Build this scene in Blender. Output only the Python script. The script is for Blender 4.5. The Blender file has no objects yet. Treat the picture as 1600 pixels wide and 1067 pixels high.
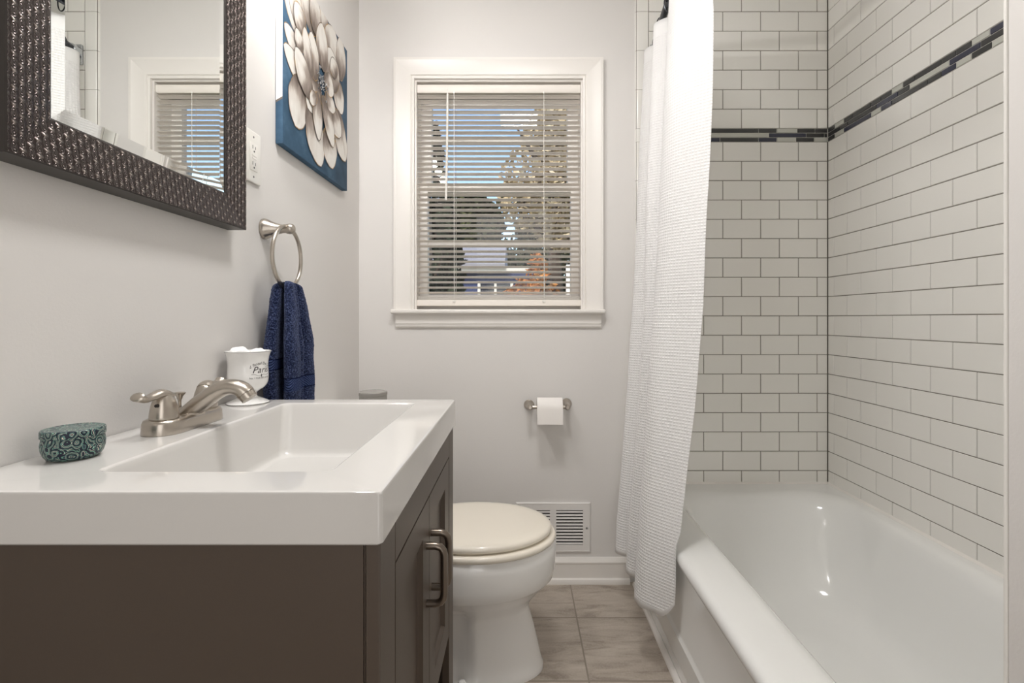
import bpy, bmesh, math, random
from mathutils import Vector, Matrix, noise
R = math.radians
PI = math.pi
sc = bpy.context.scene
COL = sc.collection
random.seed(7)

# ------------------------------------------------------------------ camera
CAMZ = 1.065
cam_d = bpy.data.cameras.new('camera')
cam = bpy.data.objects.new('camera', cam_d)
COL.objects.link(cam)
cam.location = (0, 0, CAMZ)
cam.rotation_euler = (R(90), 0, 0)
cam_d.sensor_fit = 'HORIZONTAL'
cam_d.sensor_width = 36.0
cam_d.lens = 36.0 * 773.0 / 1600.0
cam_d.shift_x = (800 - 811) / 1600.0
cam_d.shift_y = (498 - 533.5) / 1600.0
cam_d.clip_start = 0.02
cam_d.clip_end = 200
sc.camera = cam

# ------------------------------------------------------------------ view / world / lights
sc.view_settings.view_transform = 'Standard'
sc.view_settings.look = 'None'
sc.view_settings.exposure = 0.42
sc.view_settings.gamma = 1.0
sc.view_settings.use_curve_mapping = False
sc.cycles.use_denoising = True
sc.cycles.max_bounces = 10
sc.cycles.diffuse_bounces = 6
sc.cycles.sample_clamp_indirect = 6.0
sc.cycles.caustics_reflective = False
sc.cycles.caustics_refractive = False

w = bpy.data.worlds.new('sky')
sc.world = w
w.use_nodes = True
nt = w.node_tree
bg = nt.nodes['Background']
sky = nt.nodes.new('ShaderNodeTexSky')
sky.sky_type = 'NISHITA'
sky.sun_disc = False
sky.sun_elevation = R(38)
sky.sun_rotation = R(200)
nt.links.new(sky.outputs[0], bg.inputs[0])
bg.inputs[1].default_value = 0.2

def light(name, kind, loc, rot, energy, color, size=0.1, size_y=None):
    d = bpy.data.lights.new(name, kind)
    d.energy = energy
    d.color = color
    if kind == 'AREA':
        d.size = size
        if size_y:
            d.shape = 'RECTANGLE'
            d.size_y = size_y
    elif kind == 'SUN':
        d.angle = R(1)
    else:
        d.shadow_soft_size = size
    o = bpy.data.objects.new(name, d)
    o.location = loc
    o.rotation_euler = rot
    COL.objects.link(o)
    return o

light('sun', 'SUN', (0, -5, 8), (R(48), 0, R(-25)), 2.2, (1.0, 0.93, 0.82))
# unseen ceiling lamp of the room, and an added fill light behind the camera
light('ceiling_lamp', 'AREA', (0.0, 0.85, 2.42), (0, 0, 0), 8.5, (1.0, 0.985, 0.97), 0.25)
light('front_fill_light', 'AREA', (-0.05, -1.1, 1.15), (R(90), 0, 0), 6.0, (1.0, 0.99, 0.98), 0.8, 2.0)
GLOBE_STRENGTH = 235.0

# ------------------------------------------------------------------ materials
def lin(c):
    return tuple(((v / 255) / 12.92 if v / 255 <= 0.04045 else ((v / 255 + 0.055) / 1.055) ** 2.4) for v in c)

def mat(name, c, rough=0.5, metal=0.0, spec=0.5, coat=0.0):
    m = bpy.data.materials.new(name)
    m.use_nodes = True
    b = m.node_tree.nodes['Principled BSDF']
    b.inputs['Base Color'].default_value = (*lin(c), 1)
    b.inputs['Roughness'].default_value = rough
    b.inputs['Metallic'].default_value = metal
    b.inputs['Specular IOR Level'].default_value = spec
    b.inputs['Coat Weight'].default_value = coat
    return m

def N(m, t, **kw):
    n = m.node_tree.nodes.new(t)
    for k, v in kw.items():
        setattr(n, k, v)
    return n

def L(m, a, b):
    m.node_tree.links.new(a, b)

def bsdf(m):
    return m.node_tree.nodes['Principled BSDF']

def position(m):
    return N(m, 'ShaderNodeNewGeometry').outputs['Position']

def math_node(m, op, a, b=None, c=None):
    n = N(m, 'ShaderNodeMath', operation=op)
    for i, v in enumerate((a, b, c)):
        if v is None:
            continue
        if isinstance(v, (int, float)):
            n.inputs[i].default_value = v
        else:
            L(m, v, n.inputs[i])
    return n.outputs[0]

def ramp(m, fac, stops, interp='LINEAR'):
    n = N(m, 'ShaderNodeValToRGB')
    n.color_ramp.interpolation = interp
    el = n.color_ramp.elements
    while len(el) < len(stops):
        el.new(0.5)
    for e, (p, c) in zip(el, stops):
        e.position = p
        e.color = (*lin(c), 1)
    L(m, fac, n.inputs[0])
    return n.outputs[0]

def noise_tex(m, scale, vec=None, detail=4, rough=0.5, dist=0.0):
    n = N(m, 'ShaderNodeTexNoise')
    n.inputs['Scale'].default_value = scale
    n.inputs['Detail'].default_value = detail
    n.inputs['Roughness'].default_value = rough
    n.inputs['Distortion'].default_value = dist
    if vec is not None:
        L(m, vec, n.inputs['Vector'])
    return n.outputs['Fac']

def bump(m, height, strength=0.3, dist=0.001):
    n = N(m, 'ShaderNodeBump')
    n.inputs['Strength'].default_value = strength
    n.inputs['Distance'].default_value = dist
    L(m, height, n.inputs['Height'])
    L(m, n.outputs[0], bsdf(m).inputs['Normal'])
    return n

def scaled(m, vec, s):
    n = N(m, 'ShaderNodeMapping')
    n.inputs['Scale'].default_value = s
    L(m, vec, n.inputs['Vector'])
    return n.outputs[0]

def painted(name, c, rough=0.55, scale=260, dist=0.0006):
    m = mat(name, c, rough, spec=0.3)
    bump(m, noise_tex(m, scale, position(m), 3), 0.35, dist)
    return m

M = {}
M['wall'] = painted('wall_paint', (222, 219, 216), 0.6)
M['ceiling'] = painted('ceiling_paint', (240, 240, 238), 0.8)
M['trim'] = mat('trim_paint', (232, 228, 223), 0.35)
M['tile'] = mat('white_tile', (234, 232, 227), 0.12)
M['grout'] = mat('grey_grout', (122, 116, 108), 0.8)
M['mosaic_dark'] = mat('charcoal_glass', (58, 58, 58), 0.12)
M['mosaic_navy'] = mat('navy_glass', (52, 54, 70), 0.12)
M['mosaic_light'] = mat('pale_glass', (190, 190, 182), 0.12)
M['mosaic_grout'] = mat('pale_grout', (196, 193, 186), 0.8)
M['porcelain'] = mat('porcelain', (236, 235, 233), 0.07, coat=0.3)
M['tub'] = mat('tub_enamel', (235, 235, 233), 0.1, coat=0.3)
M['counter'] = mat('cultured_marble', (212, 210, 207), 0.08, coat=0.3)
M['cream'] = mat('cream_plastic', (234, 227, 214), 0.15)
M['vanity'] = mat('vanity_paint', (76, 64, 54), 0.42)
bump(M['vanity'], noise_tex(M['vanity'], 420, position(M['vanity']), 2), 0.15, 0.0004)
M['dark'] = mat('dark_recess', (38, 33, 30), 0.8)
M['plastic'] = mat('white_plastic', (236, 233, 227), 0.3)
M['blind'] = mat('blind_slat', (236, 230, 222), 0.4)
M['vent'] = mat('vent_metal', (228, 225, 222), 0.4)
M['chrome'] = mat('chrome', (205, 208, 212), 0.1, 1.0)
M['rod'] = mat('rod_metal', (70, 72, 76), 0.25, 1.0)
M['glassjar'] = mat('frosted_glass', (176, 172, 166), 0.25)
bsdf(M['glassjar']).inputs['Transmission Weight'].default_value = 0.35
M['paper'] = mat('toilet_paper', (240, 236, 232), 0.95, spec=0.1)
bump(M['paper'], noise_tex(M['paper'], 300, position(M['paper']), 4), 0.4, 0.0006)
M['cotton'] = mat('cotton', (245, 245, 244), 1.0, spec=0.0)
bump(M['cotton'], noise_tex(M['cotton'], 420, position(M['cotton']), 5), 0.8, 0.002)
M['ink'] = mat('black_ink', (52, 50, 50), 0.5)
M['silverline'] = mat('silver_line', (128, 126, 124), 0.4)
M['globe'] = mat('lamp_glass', (255, 250, 240), 0.3)
bsdf(M['globe']).inputs['Emission Color'].default_value = (1.0, 0.97, 0.945, 1)
bsdf(M['globe']).inputs['Emission Strength'].default_value = GLOBE_STRENGTH

# brushed nickel
m = M['nickel'] = mat('brushed_nickel', (186, 178, 168), 0.28, 1.0)
bump(m, noise_tex(m, 500, scaled(m, position(m), (1, 1, 0.12)), 2), 0.06, 0.0003)
M['pull'] = mat('dark_nickel_pull', (124, 114, 104), 0.3, 1.0)

# floor tile: streaky travertine look with 12 inch grout grid
m = M['floor'] = mat('floor_tile', (170, 160, 148), 0.45)
p = position(m)
sx = N(m, 'ShaderNodeSeparateXYZ'); L(m, p, sx.inputs[0])
TX, TY = 0.3055, 0.3085
ux = math_node(m, 'MULTIPLY', math_node(m, 'SUBTRACT', sx.outputs[0], 0.2055 - 8 * TX), 1 / TX)
uy = math_node(m, 'MULTIPLY', math_node(m, 'SUBTRACT', sx.outputs[1], 1.763 - 16 * TY), 1 / TY)
cell = N(m, 'ShaderNodeCombineXYZ')
L(m, math_node(m, 'FLOOR', ux), cell.inputs[0]); L(m, math_node(m, 'FLOOR', uy), cell.inputs[1])
wn = N(m, 'ShaderNodeTexWhiteNoise'); L(m, cell.outputs[0], wn.inputs['Vector'])
vs = N(m, 'ShaderNodeVectorMath', operation='MULTIPLY_ADD')
L(m, wn.outputs['Color'], vs.inputs[0]); vs.inputs[1].default_value = (7, 7, 7); L(m, p, vs.inputs[2])
rot = N(m, 'ShaderNodeMapping'); rot.inputs['Rotation'].default_value = (0, 0, R(-14)); rot.inputs['Scale'].default_value = (2.2, 9, 1)
L(m, vs.outputs[0], rot.inputs['Vector'])
n1 = noise_tex(m, 2.6, rot.outputs[0], 8, 0.62, 0.8)
n2 = noise_tex(m, 160, p, 3)
f = math_node(m, 'ADD', math_node(m, 'MULTIPLY', n1, 0.82), math_node(m, 'MULTIPLY', n2, 0.18))
tilec = ramp(m, f, [(0.33, (138, 127, 116)), (0.47, (172, 161, 149)), (0.58, (184, 174, 162)), (0.72, (196, 187, 176))])
def edge(u):
    fr = math_node(m, 'FRACT', u)
    return math_node(m, 'MINIMUM', fr, math_node(m, 'SUBTRACT', 1.0, fr))
dg = math_node(m, 'MINIMUM', edge(ux), edge(uy))
g = math_node(m, 'LESS_THAN', dg, 0.0085)
mx = N(m, 'ShaderNodeMix', data_type='RGBA'); L(m, g, mx.inputs[0]); L(m, tilec, mx.inputs[6]); mx.inputs[7].default_value = (*lin((140, 130, 118)), 1)
L(m, mx.outputs[2], bsdf(m).inputs['Base Color'])
bump(m, math_node(m, 'ADD', math_node(m, 'MULTIPLY', math_node(m, 'SUBTRACT', 1.0, g), 1.0), math_node(m, 'MULTIPLY', n1, 0.5)), 0.3, 0.002)

# embossed bronze mirror frame
m = M['frame'] = mat('embossed_bronze', (84, 74, 71), 0.27, 0.82)
sx = N(m, 'ShaderNodeSeparateXYZ'); L(m, position(m), sx.inputs[0])
def motif(offu, offv, a, b, k):
    # ring pattern centred in staggered cells across (Y, Z)
    U = math_node(m, 'ADD', math_node(m, 'MULTIPLY', sx.outputs[1], 1 / 0.0107), offu)
    V = math_node(m, 'ADD', math_node(m, 'ADD', math_node(m, 'MULTIPLY', sx.outputs[2], 1 / 0.0205), offv), math_node(m, 'MULTIPLY', math_node(m, 'FLOOR', U), 0.5))
    fu = math_node(m, 'MULTIPLY', math_node(m, 'SUBTRACT', math_node(m, 'FRACT', U), 0.5), a)
    fv = math_node(m, 'MULTIPLY', math_node(m, 'SUBTRACT', math_node(m, 'FRACT', V), 0.5), b)
    d = math_node(m, 'SQRT', math_node(m, 'ADD', math_node(m, 'MULTIPLY', fu, fu), math_node(m, 'MULTIPLY', fv, fv)))
    return d
d1 = motif(0, 0, 2.25, 2.3, 1)
d2 = motif(0.0, 0.5, 2.1, 5.5, 1)
rings = math_node(m, 'MULTIPLY', math_node(m, 'COSINE', math_node(m, 'MULTIPLY', d1, 16.0)), math_node(m, 'LESS_THAN', d1, 0.95))
lens = math_node(m, 'MAXIMUM', math_node(m, 'SUBTRACT', 1.0, d2), 0.0)
h = math_node(m, 'ADD', math_node(m, 'MULTIPLY', rings, 0.6), math_node(m, 'MULTIPLY', lens, 1.1))
bump(m, h, 1.0, 0.0018)
L(m, ramp(m, h, [(0.0, (58, 50, 48)), (0.5, (96, 86, 82)), (0.9, (176, 166, 160))]), bsdf(m).inputs['Base Color'])
M['frame_side'] = mat('dark_bronze', (52, 47, 44), 0.4, 0.3)
M['mirror'] = mat('mirror_silver', (238, 240, 238), 0.0, 1.0)

# waffle weave curtain
m = M['waffle'] = mat('waffle_cotton', (232, 231, 230), 0.9, spec=0.1)
bsdf(m).inputs['Sheen Weight'].default_value = 0.1
uv = N(m, 'ShaderNodeUVMap'); sx = N(m, 'ShaderNodeSeparateXYZ'); L(m, uv.outputs[0], sx.inputs[0])
def rib(o):
    s = math_node(m, 'ABSOLUTE', math_node(m, 'SINE', math_node(m, 'MULTIPLY', o, PI / 0.0092)))
    return math_node(m, 'POWER', s, 0.6)
wh = math_node(m, 'MULTIPLY', rib(sx.outputs[0]), rib(sx.outputs[1]))
bump(m, math_node(m, 'SUBTRACT', 1.0, wh), 0.7, 0.0022)
M['hem'] = mat('curtain_hem', (232, 231, 230), 0.9, spec=0.1)
bump(M['hem'], noise_tex(M['hem'], 900, position(M['hem']), 2), 0.3, 0.0005)

# navy terry
m = M['terry'] = mat('navy_terry', (40, 50, 82), 1.0, spec=0.05)
bsdf(m).inputs['Sheen Weight'].default_value = 0.35
bsdf(m).inputs['Sheen Tint'].default_value = (*lin((150, 160, 190)), 1)
tn = noise_tex(m, 300, position(m), 2, 0.6)
L(m, ramp(m, tn, [(0.32, (16, 20, 36)), (0.5, (35, 43, 72)), (0.68, (84, 95, 130))]), bsdf(m).inputs['Base Color'])
bump(m, tn, 1.0, 0.003)
m = M['terry_band'] = mat('navy_band', (54, 72, 124), 0.8, spec=0.1)
sx = N(m, 'ShaderNodeSeparateXYZ'); L(m, position(m), sx.inputs[0])
zig = math_node(m, 'SINE', math_node(m, 'MULTIPLY', math_node(m, 'ADD', sx.outputs[2], math_node(m, 'ABSOLUTE', math_node(m, 'SUBTRACT', sx.outputs[1], 1.235))), 2 * PI / 0.0062))
L(m, ramp(m, zig, [(0.0, (34, 44, 76)), (0.6, (70, 84, 124))]), bsdf(m).inputs['Base Color'])
bump(m, zig, 0.6, 0.0012)
M['terry_line'] = mat('navy_stitch', (20, 26, 52), 1.0, spec=0.0)

# canvas painting
m = M['canvas_blue'] = mat('canvas_blue', (52, 92, 130), 0.7, spec=0.2)
L(m, ramp(m, noise_tex(m, 9, position(m), 6, 0.6), [(0.3, (50, 74, 94)), (0.55, (66, 94, 118)), (0.75, (88, 116, 140))]), bsdf(m).inputs['Base Color'])
bump(m, noise_tex(m, 700, position(m), 2), 0.3, 0.0005)
m = M['petal'] = mat('petal_paint', (232, 228, 222), 0.6, spec=0.3)
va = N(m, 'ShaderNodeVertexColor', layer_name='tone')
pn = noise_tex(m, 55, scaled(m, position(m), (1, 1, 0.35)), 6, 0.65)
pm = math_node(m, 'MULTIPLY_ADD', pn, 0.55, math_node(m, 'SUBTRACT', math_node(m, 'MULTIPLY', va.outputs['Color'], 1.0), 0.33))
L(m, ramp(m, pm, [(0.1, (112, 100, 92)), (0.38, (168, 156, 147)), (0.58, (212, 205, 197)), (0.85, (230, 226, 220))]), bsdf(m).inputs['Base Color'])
bump(m, pn, 0.35, 0.001)
m = M['petal_edge'] = mat('petal_outline', (150, 122, 84), 0.5)
L(m, ramp(m, noise_tex(m, 26, position(m), 3), [(0.42, (98, 88, 82)), (0.54, (128, 108, 84)), (0.64, (190, 152, 88))]), bsdf(m).inputs['Base Color'])
m = M['stamen'] = mat('stamen_paint', (110, 112, 114), 0.5)
L(m, ramp(m, noise_tex(m, 160, position(m), 4), [(0.4, (56, 58, 62)), (0.55, (132, 134, 136)), (0.68, (222, 222, 220))]), bsdf(m).inputs['Base Color'])

# paisley tin
m = M['paisley'] = mat('paisley_tin', (60, 90, 100), 0.35, spec=0.3)
oc = N(m, 'ShaderNodeTexCoord').outputs['Object']
wv = N(m, 'ShaderNodeTexNoise'); wv.inputs['Scale'].default_value = 85; L(m, oc, wv.inputs['Vector'])
dv = N(m, 'ShaderNodeVectorMath', operation='MULTIPLY_ADD'); L(m, wv.outputs['Color'], dv.inputs[0]); dv.inputs[1].default_value = (0.007, 0.007, 0.007); L(m, oc, dv.inputs[2])
v1 = N(m, 'ShaderNodeTexVoronoi'); v1.inputs['Scale'].default_value = 80; L(m, dv.outputs[0], v1.inputs['Vector'])
fr = math_node(m, 'FRACT', math_node(m, 'MULTIPLY', v1.outputs['Distance'], 3.4))
v2 = N(m, 'ShaderNodeTexVoronoi'); v2.inputs['Scale'].default_value = 260; L(m, oc, v2.inputs['Vector'])
dots = math_node(m, 'LESS_THAN', v2.outputs['Distance'], 0.30)
c1 = ramp(m, fr, [(0.0, (26, 30, 48)), (0.34, (150, 204, 180)), (0.42, (34, 42, 58)), (0.60, (232, 226, 208)), (0.66, (58, 70, 82)), (0.80, (112, 164, 146)), (0.87, (24, 28, 44)), (0.95, (30, 36, 54))], 'CONSTANT')
c2 = ramp(m, fr, [(0.0, (36, 44, 62)), (0.34, (204, 200, 186)), (0.45, (96, 140, 132)), (0.8, (36, 44, 62))], 'CONSTANT')
mx = N(m, 'ShaderNodeMix', data_type='RGBA'); L(m, dots, mx.inputs[0]); L(m, c1, mx.inputs[6]); L(m, c2, mx.inputs[7])
L(m, mx.outputs[2], bsdf(m).inputs['Base Color'])

# window glass: clear with a fresnel reflection
m = M['glass'] = bpy.data.materials.new('window_glass'); m.use_nodes = True
for n in list(m.node_tree.nodes):
    if n.type != 'OUTPUT_MATERIAL':
        m.node_tree.nodes.remove(n)
tr = N(m, 'ShaderNodeBsdfTransparent'); gl = N(m, 'ShaderNodeBsdfGlossy'); gl.inputs['Roughness'].default_value = 0.02
fz = N(m, 'ShaderNodeFresnel'); fz.inputs[0].default_value = 1.45
ms = N(m, 'ShaderNodeMixShader'); L(m, fz.outputs[0], ms.inputs[0]); L(m, tr.outputs[0], ms.inputs[1]); L(m, gl.outputs[0], ms.inputs[2])
L(m, ms.outputs[0], m.node_tree.nodes['Material Output'].inputs[0])

# outdoors
def leafy(name, a, b, c):
    m = mat(name, b, 0.8, spec=0.0)
    L(m, ramp(m, noise_tex(m, 3.0, position(m), 5, 0.7), [(0.35, a), (0.5, b), (0.65, c)]), bsdf(m).inputs['Base Color'])
    bsdf(m).inputs['Transmission Weight'].default_value = 0.0
    return m
M['leaf_dark'] = leafy('leaf_dark', (30, 36, 24), (48, 54, 36), (92, 92, 62))
M['leaf_gold'] = leafy('leaf_gold', (150, 134, 104), (196, 180, 146), (226, 214, 186))
M['leaf_orange'] = leafy('leaf_orange', (120, 74, 40), (184, 122, 70), (210, 164, 104))
M['leaf_pine'] = leafy('leaf_pine', (22, 30, 24), (36, 44, 34), (70, 78, 62))
M['bark'] = mat('bark', (74, 62, 52), 0.9)
M['lawn'] = leafy('lawn_grass', (60, 70, 38), (84, 92, 52), (112, 112, 70))
M['siding'] = mat('house_siding', (58, 70, 112), 0.7)
M['shingle'] = mat('house_roof', (150, 150, 158), 0.8)
M['extwhite'] = mat('exterior_white', (230, 228, 224), 0.6)
M['house_glass'] = mat('house_window_glass', (40, 46, 60), 0.1)

# ------------------------------------------------------------------ mesh helpers
class MB:
    def __init__(s):
        s.bm = bmesh.new()
        s.uv = s.bm.loops.layers.uv.new('UVMap')
        s.col = None
    def face(s, vs, mi=0):
        try:
            f = s.bm.faces.new(vs)
            f.material_index = mi
            return f
        except ValueError:
            return None
    def box(s, x0, x1, y0, y1, z0, z1, mi=0, bev=0.0, seg=2):
        r = bmesh.ops.create_cube(s.bm, size=1.0)
        vs = r['verts']
        for v in vs:
            v.co = Vector(((x0 + x1) / 2 + v.co.x * (x1 - x0), (y0 + y1) / 2 + v.co.y * (y1 - y0), (z0 + z1) / 2 + v.co.z * (z1 - z0)))
        fs = set(f for v in vs for f in v.link_faces)
        for f in fs:
            f.material_index = mi
        if bev > 0:
            es = list(set(e for v in vs for e in v.link_edges))
            bmesh.ops.bevel(s.bm, geom=es, offset=bev, segments=seg, profile=0.5, affect='EDGES', clamp_overlap=True, material=-1)
        return vs
    def loft(s, loops, mi=0, cap0=True, cap1=True, closed=True):
        rows = [[s.bm.verts.new(p) for p in lp] for lp in loops]
        n = len(rows[0])
        for a, b in zip(rows, rows[1:]):
            for i in range(n if closed else n - 1):
                j = (i + 1) % n
                s.face((a[i], a[j], b[j], b[i]), mi)
        if cap0:
            s.face(list(reversed(rows[0])), mi)
        if cap1:
            s.face(rows[-1], mi)
        return rows
    def lathe(s, prof, c, axis='Z', seg=40, mi=0, cap0=True, cap1=True, sx=1.0, sy=1.0):
        c = Vector(c)
        loops = []
        for r, h in prof:
            lp = []
            for k in range(seg):
                a = 2 * PI * k / seg
                u, v = r * math.cos(a) * sx, r * math.sin(a) * sy
                if axis == 'Z': q = Vector((u, v, h))
                elif axis == 'X': q = Vector((h, u, v))
                else: q = Vector((v, h, u))
                lp.append(c + q)
            loops.append(lp)
        return s.loft(loops, mi, cap0, cap1)
    def tube(s, pts, rad, seg=14, closed=False, mi=0, flat=None, up=None):
        pts = [Vector(p) for p in pts]
        n = len(pts)
        rads = rad if isinstance(rad, (list, tuple)) else [rad] * n
        loops = []
        upv = Vector(up) if up else None
        prevn = None
        for i in range(n):
            if closed:
                t = pts[(i + 1) % n] - pts[i - 1]
            else:
                t = pts[min(i + 1, n - 1)] - pts[max(i - 1, 0)]
            t.normalize()
            if upv is not None:
                nn = upv - t * upv.dot(t)
            elif prevn is None:
                a = Vector((0, 0, 1)) if abs(t.z) < 0.9 else Vector((1, 0, 0))
                nn = a - t * a.dot(t)
            else:
                nn = prevn - t * prevn.dot(t)
            nn.normalize()
            prevn = nn
            bb = t.cross(nn)
            rr = rads[i]
            ra, rb = rr if isinstance(rr, tuple) else (rr, rr)
            loops.append([pts[i] + nn * (ra * math.sin(2 * PI * k / seg)) + bb * (rb * math.cos(2 * PI * k / seg)) for k in range(seg)])
        if closed:
            loops.append(loops[0])
            s.loft(loops, mi, False, False)
            bmesh.ops.remove_doubles(s.bm, verts=s.bm.verts[:], dist=1e-6)
        else:
            s.loft(loops, mi)
    def prism(s, poly, y0, y1, axis='Y', mi=0):
        """extrude a 2-D polygon along an axis: Y -> (x,z), X -> (y,z), Z -> (x,y)"""
        def P(p, t):
            if axis == 'Y': return (p[0], t, p[1])
            if axis == 'X': return (t, p[0], p[1])
            return (p[0], p[1], t)
        s.loft([[P(p, y0) for p in poly], [P(p, y1) for p in poly]], mi)

WORLD = {}
def wloc(o):
    return WORLD.get(o.name, Vector((0, 0, 0))) if o else Vector((0, 0, 0))

def obj(name, mb, mats, parent=None, smooth=True, angle=38, kind=None, recalc=True):
    bm = mb.bm
    if recalc:
        bmesh.ops.recalc_face_normals(bm, faces=bm.faces[:])
    xs = [v.co for v in bm.verts]
    c = Vector(((min(v.x for v in xs) + max(v.x for v in xs)) / 2, (min(v.y for v in xs) + max(v.y for v in xs)) / 2, min(v.z for v in xs)))
    for v in bm.verts:
        v.co -= c
    me = bpy.data.meshes.new(name)
    bm.to_mesh(me)
    bm.free()
    for mm in (mats if isinstance(mats, (list, tuple)) else [mats]):
        me.materials.append(mm)
    if smooth:
        for p in me.polygons:
            p.use_smooth = True
        me.set_sharp_from_angle(angle=R(angle))
    o = bpy.data.objects.new(name, me)
    COL.objects.link(o)
    WORLD[o.name] = c
    o.location = c - wloc(parent)
    if parent:
        o.parent = parent
    if kind:
        o['kind'] = kind
    return o

def tag(o, label, cat, group=None):
    o['label'] = label
    o['category'] = cat
    if group:
        o['group'] = group
    return o

def thing(name, label, cat, loc, group=None):
    o = bpy.data.objects.new(name, None)
    o.empty_display_size = 0.05
    COL.objects.link(o)
    o.location = loc
    WORLD[o.name] = Vector(loc)
    return tag(o, label, cat, group)

def structure(name, loc=(0, 0, 0)):
    o = bpy.data.objects.new(name, None)
    o.empty_display_size = 0.05
    COL.objects.link(o)
    o.location = loc
    WORLD[o.name] = Vector(loc)
    o['kind'] = 'structure'
    return o

def rrect(x0, x1, y0, y1, r, z, n=10, m=12):
    """rounded rectangle loop: n points per corner, m points per straight side"""
    r = max(1e-4, min(r, (x1 - x0) / 2 - 1e-4, (y1 - y0) / 2 - 1e-4))
    pts = []
    corners = [(x1 - r, y1 - r, 0), (x0 + r, y1 - r, 90), (x0 + r, y0 + r, 180), (x1 - r, y0 + r, 270)]
    arcs = []
    for cx, cy, a0 in corners:
        arcs.append([Vector((cx + r * math.cos(R(a0 + 90 * k / (n - 1))), cy + r * math.sin(R(a0 + 90 * k / (n - 1))), z)) for k in range(n)])
    for i in range(4):
        a, b = arcs[i], arcs[(i + 1) % 4]
        pts += a
        for k in range(1, m):
            pts.append(a[-1].lerp(b[0], k / m))
    return pts

def frame_sweep(mb, rect, prof, to3, closed=True, mi=0, mis=None, sides=(0, 1, 2, 3)):
    """mitred moulding round a rectangle (a0,a1,b0,b1); prof = [(outward offset, height)]; to3(a,b,h)"""
    a0, a1, b0, b1 = rect
    cs = [(a0, b0, -1, -1), (a1, b0, 1, -1), (a1, b1, 1, 1), (a0, b1, -1, 1)]
    for sd in sides:
        A, B = cs[sd], cs[(sd + 1) % 4]
        ra = [mb.bm.verts.new(to3(A[0] + A[2] * o, A[1] + A[3] * o, h)) for o, h in prof]
        rb = [mb.bm.verts.new(to3(B[0] + B[2] * o, B[1] + B[3] * o, h)) for o, h in prof]
        for i in range(len(prof) - 1):
            mb.face((ra[i], rb[i], rb[i + 1], ra[i + 1]), mis[i] if mis else mi)
        if not closed or len(sides) < 4:
            mb.face(ra, mi); mb.face(list(reversed(rb)), mi)

def smooth_path(pts, n=8, closed=False):
    """Catmull-Rom through points (any dimension)"""
    pts = [Vector(p) for p in pts]
    out = []
    k = len(pts)
    rng = range(k) if closed else range(k - 1)
    for i in rng:
        p0 = pts[i - 1] if (i > 0 or closed) else pts[0]
        p1, p2 = pts[i], pts[(i + 1) % k]
        p3 = pts[(i + 2) % k] if (closed or i + 2 < k) else pts[-1]
        for j in range(n):
            t = j / n
            out.append(0.5 * ((2 * p1) + (p2 - p0) * t + (2 * p0 - 5 * p1 + 4 * p2 - p3) * t * t + (3 * p1 - p0 - 3 * p2 + p3) * t ** 3))
    if not closed:
        out.append(pts[-1])
    return out

def lerp_table(tab, x):
    """piecewise smooth interpolation: tab = [(x, (values))] ascending"""
    if x <= tab[0][0]: return list(tab[0][1])
    for (xa, va), (xb, vb) in zip(tab, tab[1:]):
        if x <= xb:
            t = (x - xa) / (xb - xa)
            return [a + (b - a) * t for a, b in zip(va, vb)]
    return list(tab[-1][1])

# ------------------------------------------------------------------ room shell
XL, XR, YB, CEIL, YF = -0.648, 1.252, 2.003, 2.44, -1.2
b = MB(); b.box(XL - 0.1, XR + 0.1, YF - 0.1, YB + 0.16, -0.06, 0.0)
obj('floor', b, M['floor'], kind='structure', smooth=False)
b = MB(); b.box(XL - 0.1, XR + 0.1, YF - 0.1, YB + 0.16, CEIL, CEIL + 0.06)
obj('ceiling', b, M['ceiling'], kind='structure', smooth=False)
b = MB(); b.box(XL - 0.1, XL, YF, YB, 0, CEIL)
obj('wall_left', b, M['wall'], kind='structure', smooth=False)
b = MB(); b.box(XR, XR + 0.1, YF, YB, 0, CEIL)
obj('wall_right', b, M['wall'], kind='structure', smooth=False)
b = MB(); b.box(XL - 0.1, XR + 0.1, YF - 0.1, YF, 0, CEIL)
obj('wall_front', b, M['wall'], kind='structure', smooth=False)
# back wall with the window hole
WX0, WX1, WZ0, WZ1 = -0.4235, 0.2585, 1.096, 2.034
b = MB()
b.box(XL - 0.1, WX0, YB, YB + 0.15, 0, CEIL)
b.box(WX1, XR + 0.1, YB, YB + 0.15, 0, CEIL)
b.box(WX0, WX1, YB, YB + 0.15, 0, WZ0)
b.box(WX0, WX1, YB, YB + 0.15, WZ1, CEIL)
obj('wall_back', b, M['wall'], kind='structure', smooth=False)
# partition at the near end of the tub, its white edge bead
b = MB(); b.box(0.4765, XR, 0.34, 0.4826, 0, CEIL, bev=0.002)
obj('wall_partition', b, M['wall'], kind='structure')
b = MB(); b.box(0.4756, XR - 0.002, 0.4828, 0.4866, 0.0, CEIL - 0.001, bev=0.0015)
obj('trim_1', b, M['tile'], kind='structure')

# baseboard along the back wall with its shoe moulding
b = MB()
b.prism([(YB - 0.0005, 0.0), (YB - 0.022, 0.0), (YB - 0.022, 0.010), (YB - 0.019, 0.018), (YB - 0.012, 0.022), (YB - 0.012, 0.078), (YB - 0.0145, 0.081), (YB - 0.0145, 0.086), (YB - 0.010, 0.094), (YB - 0.005, 0.101), (YB - 0.0005, 0.102)], XL + 0.001, 0.445, 'X')
obj('baseboard_back', b, M['trim'], kind='structure', angle=25)
b = MB()
b.prism([(XL + 0.0005, 0.0), (XL + 0.022, 0.0), (XL + 0.022, 0.010), (XL + 0.012, 0.022), (XL + 0.012, 0.08), (XL + 0.008, 0.094), (XL + 0.0005, 0.102)], 1.16, YB - 0.023, 'Y')
obj('baseboard_left', b, M['trim'], kind='structure', angle=25)

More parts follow.
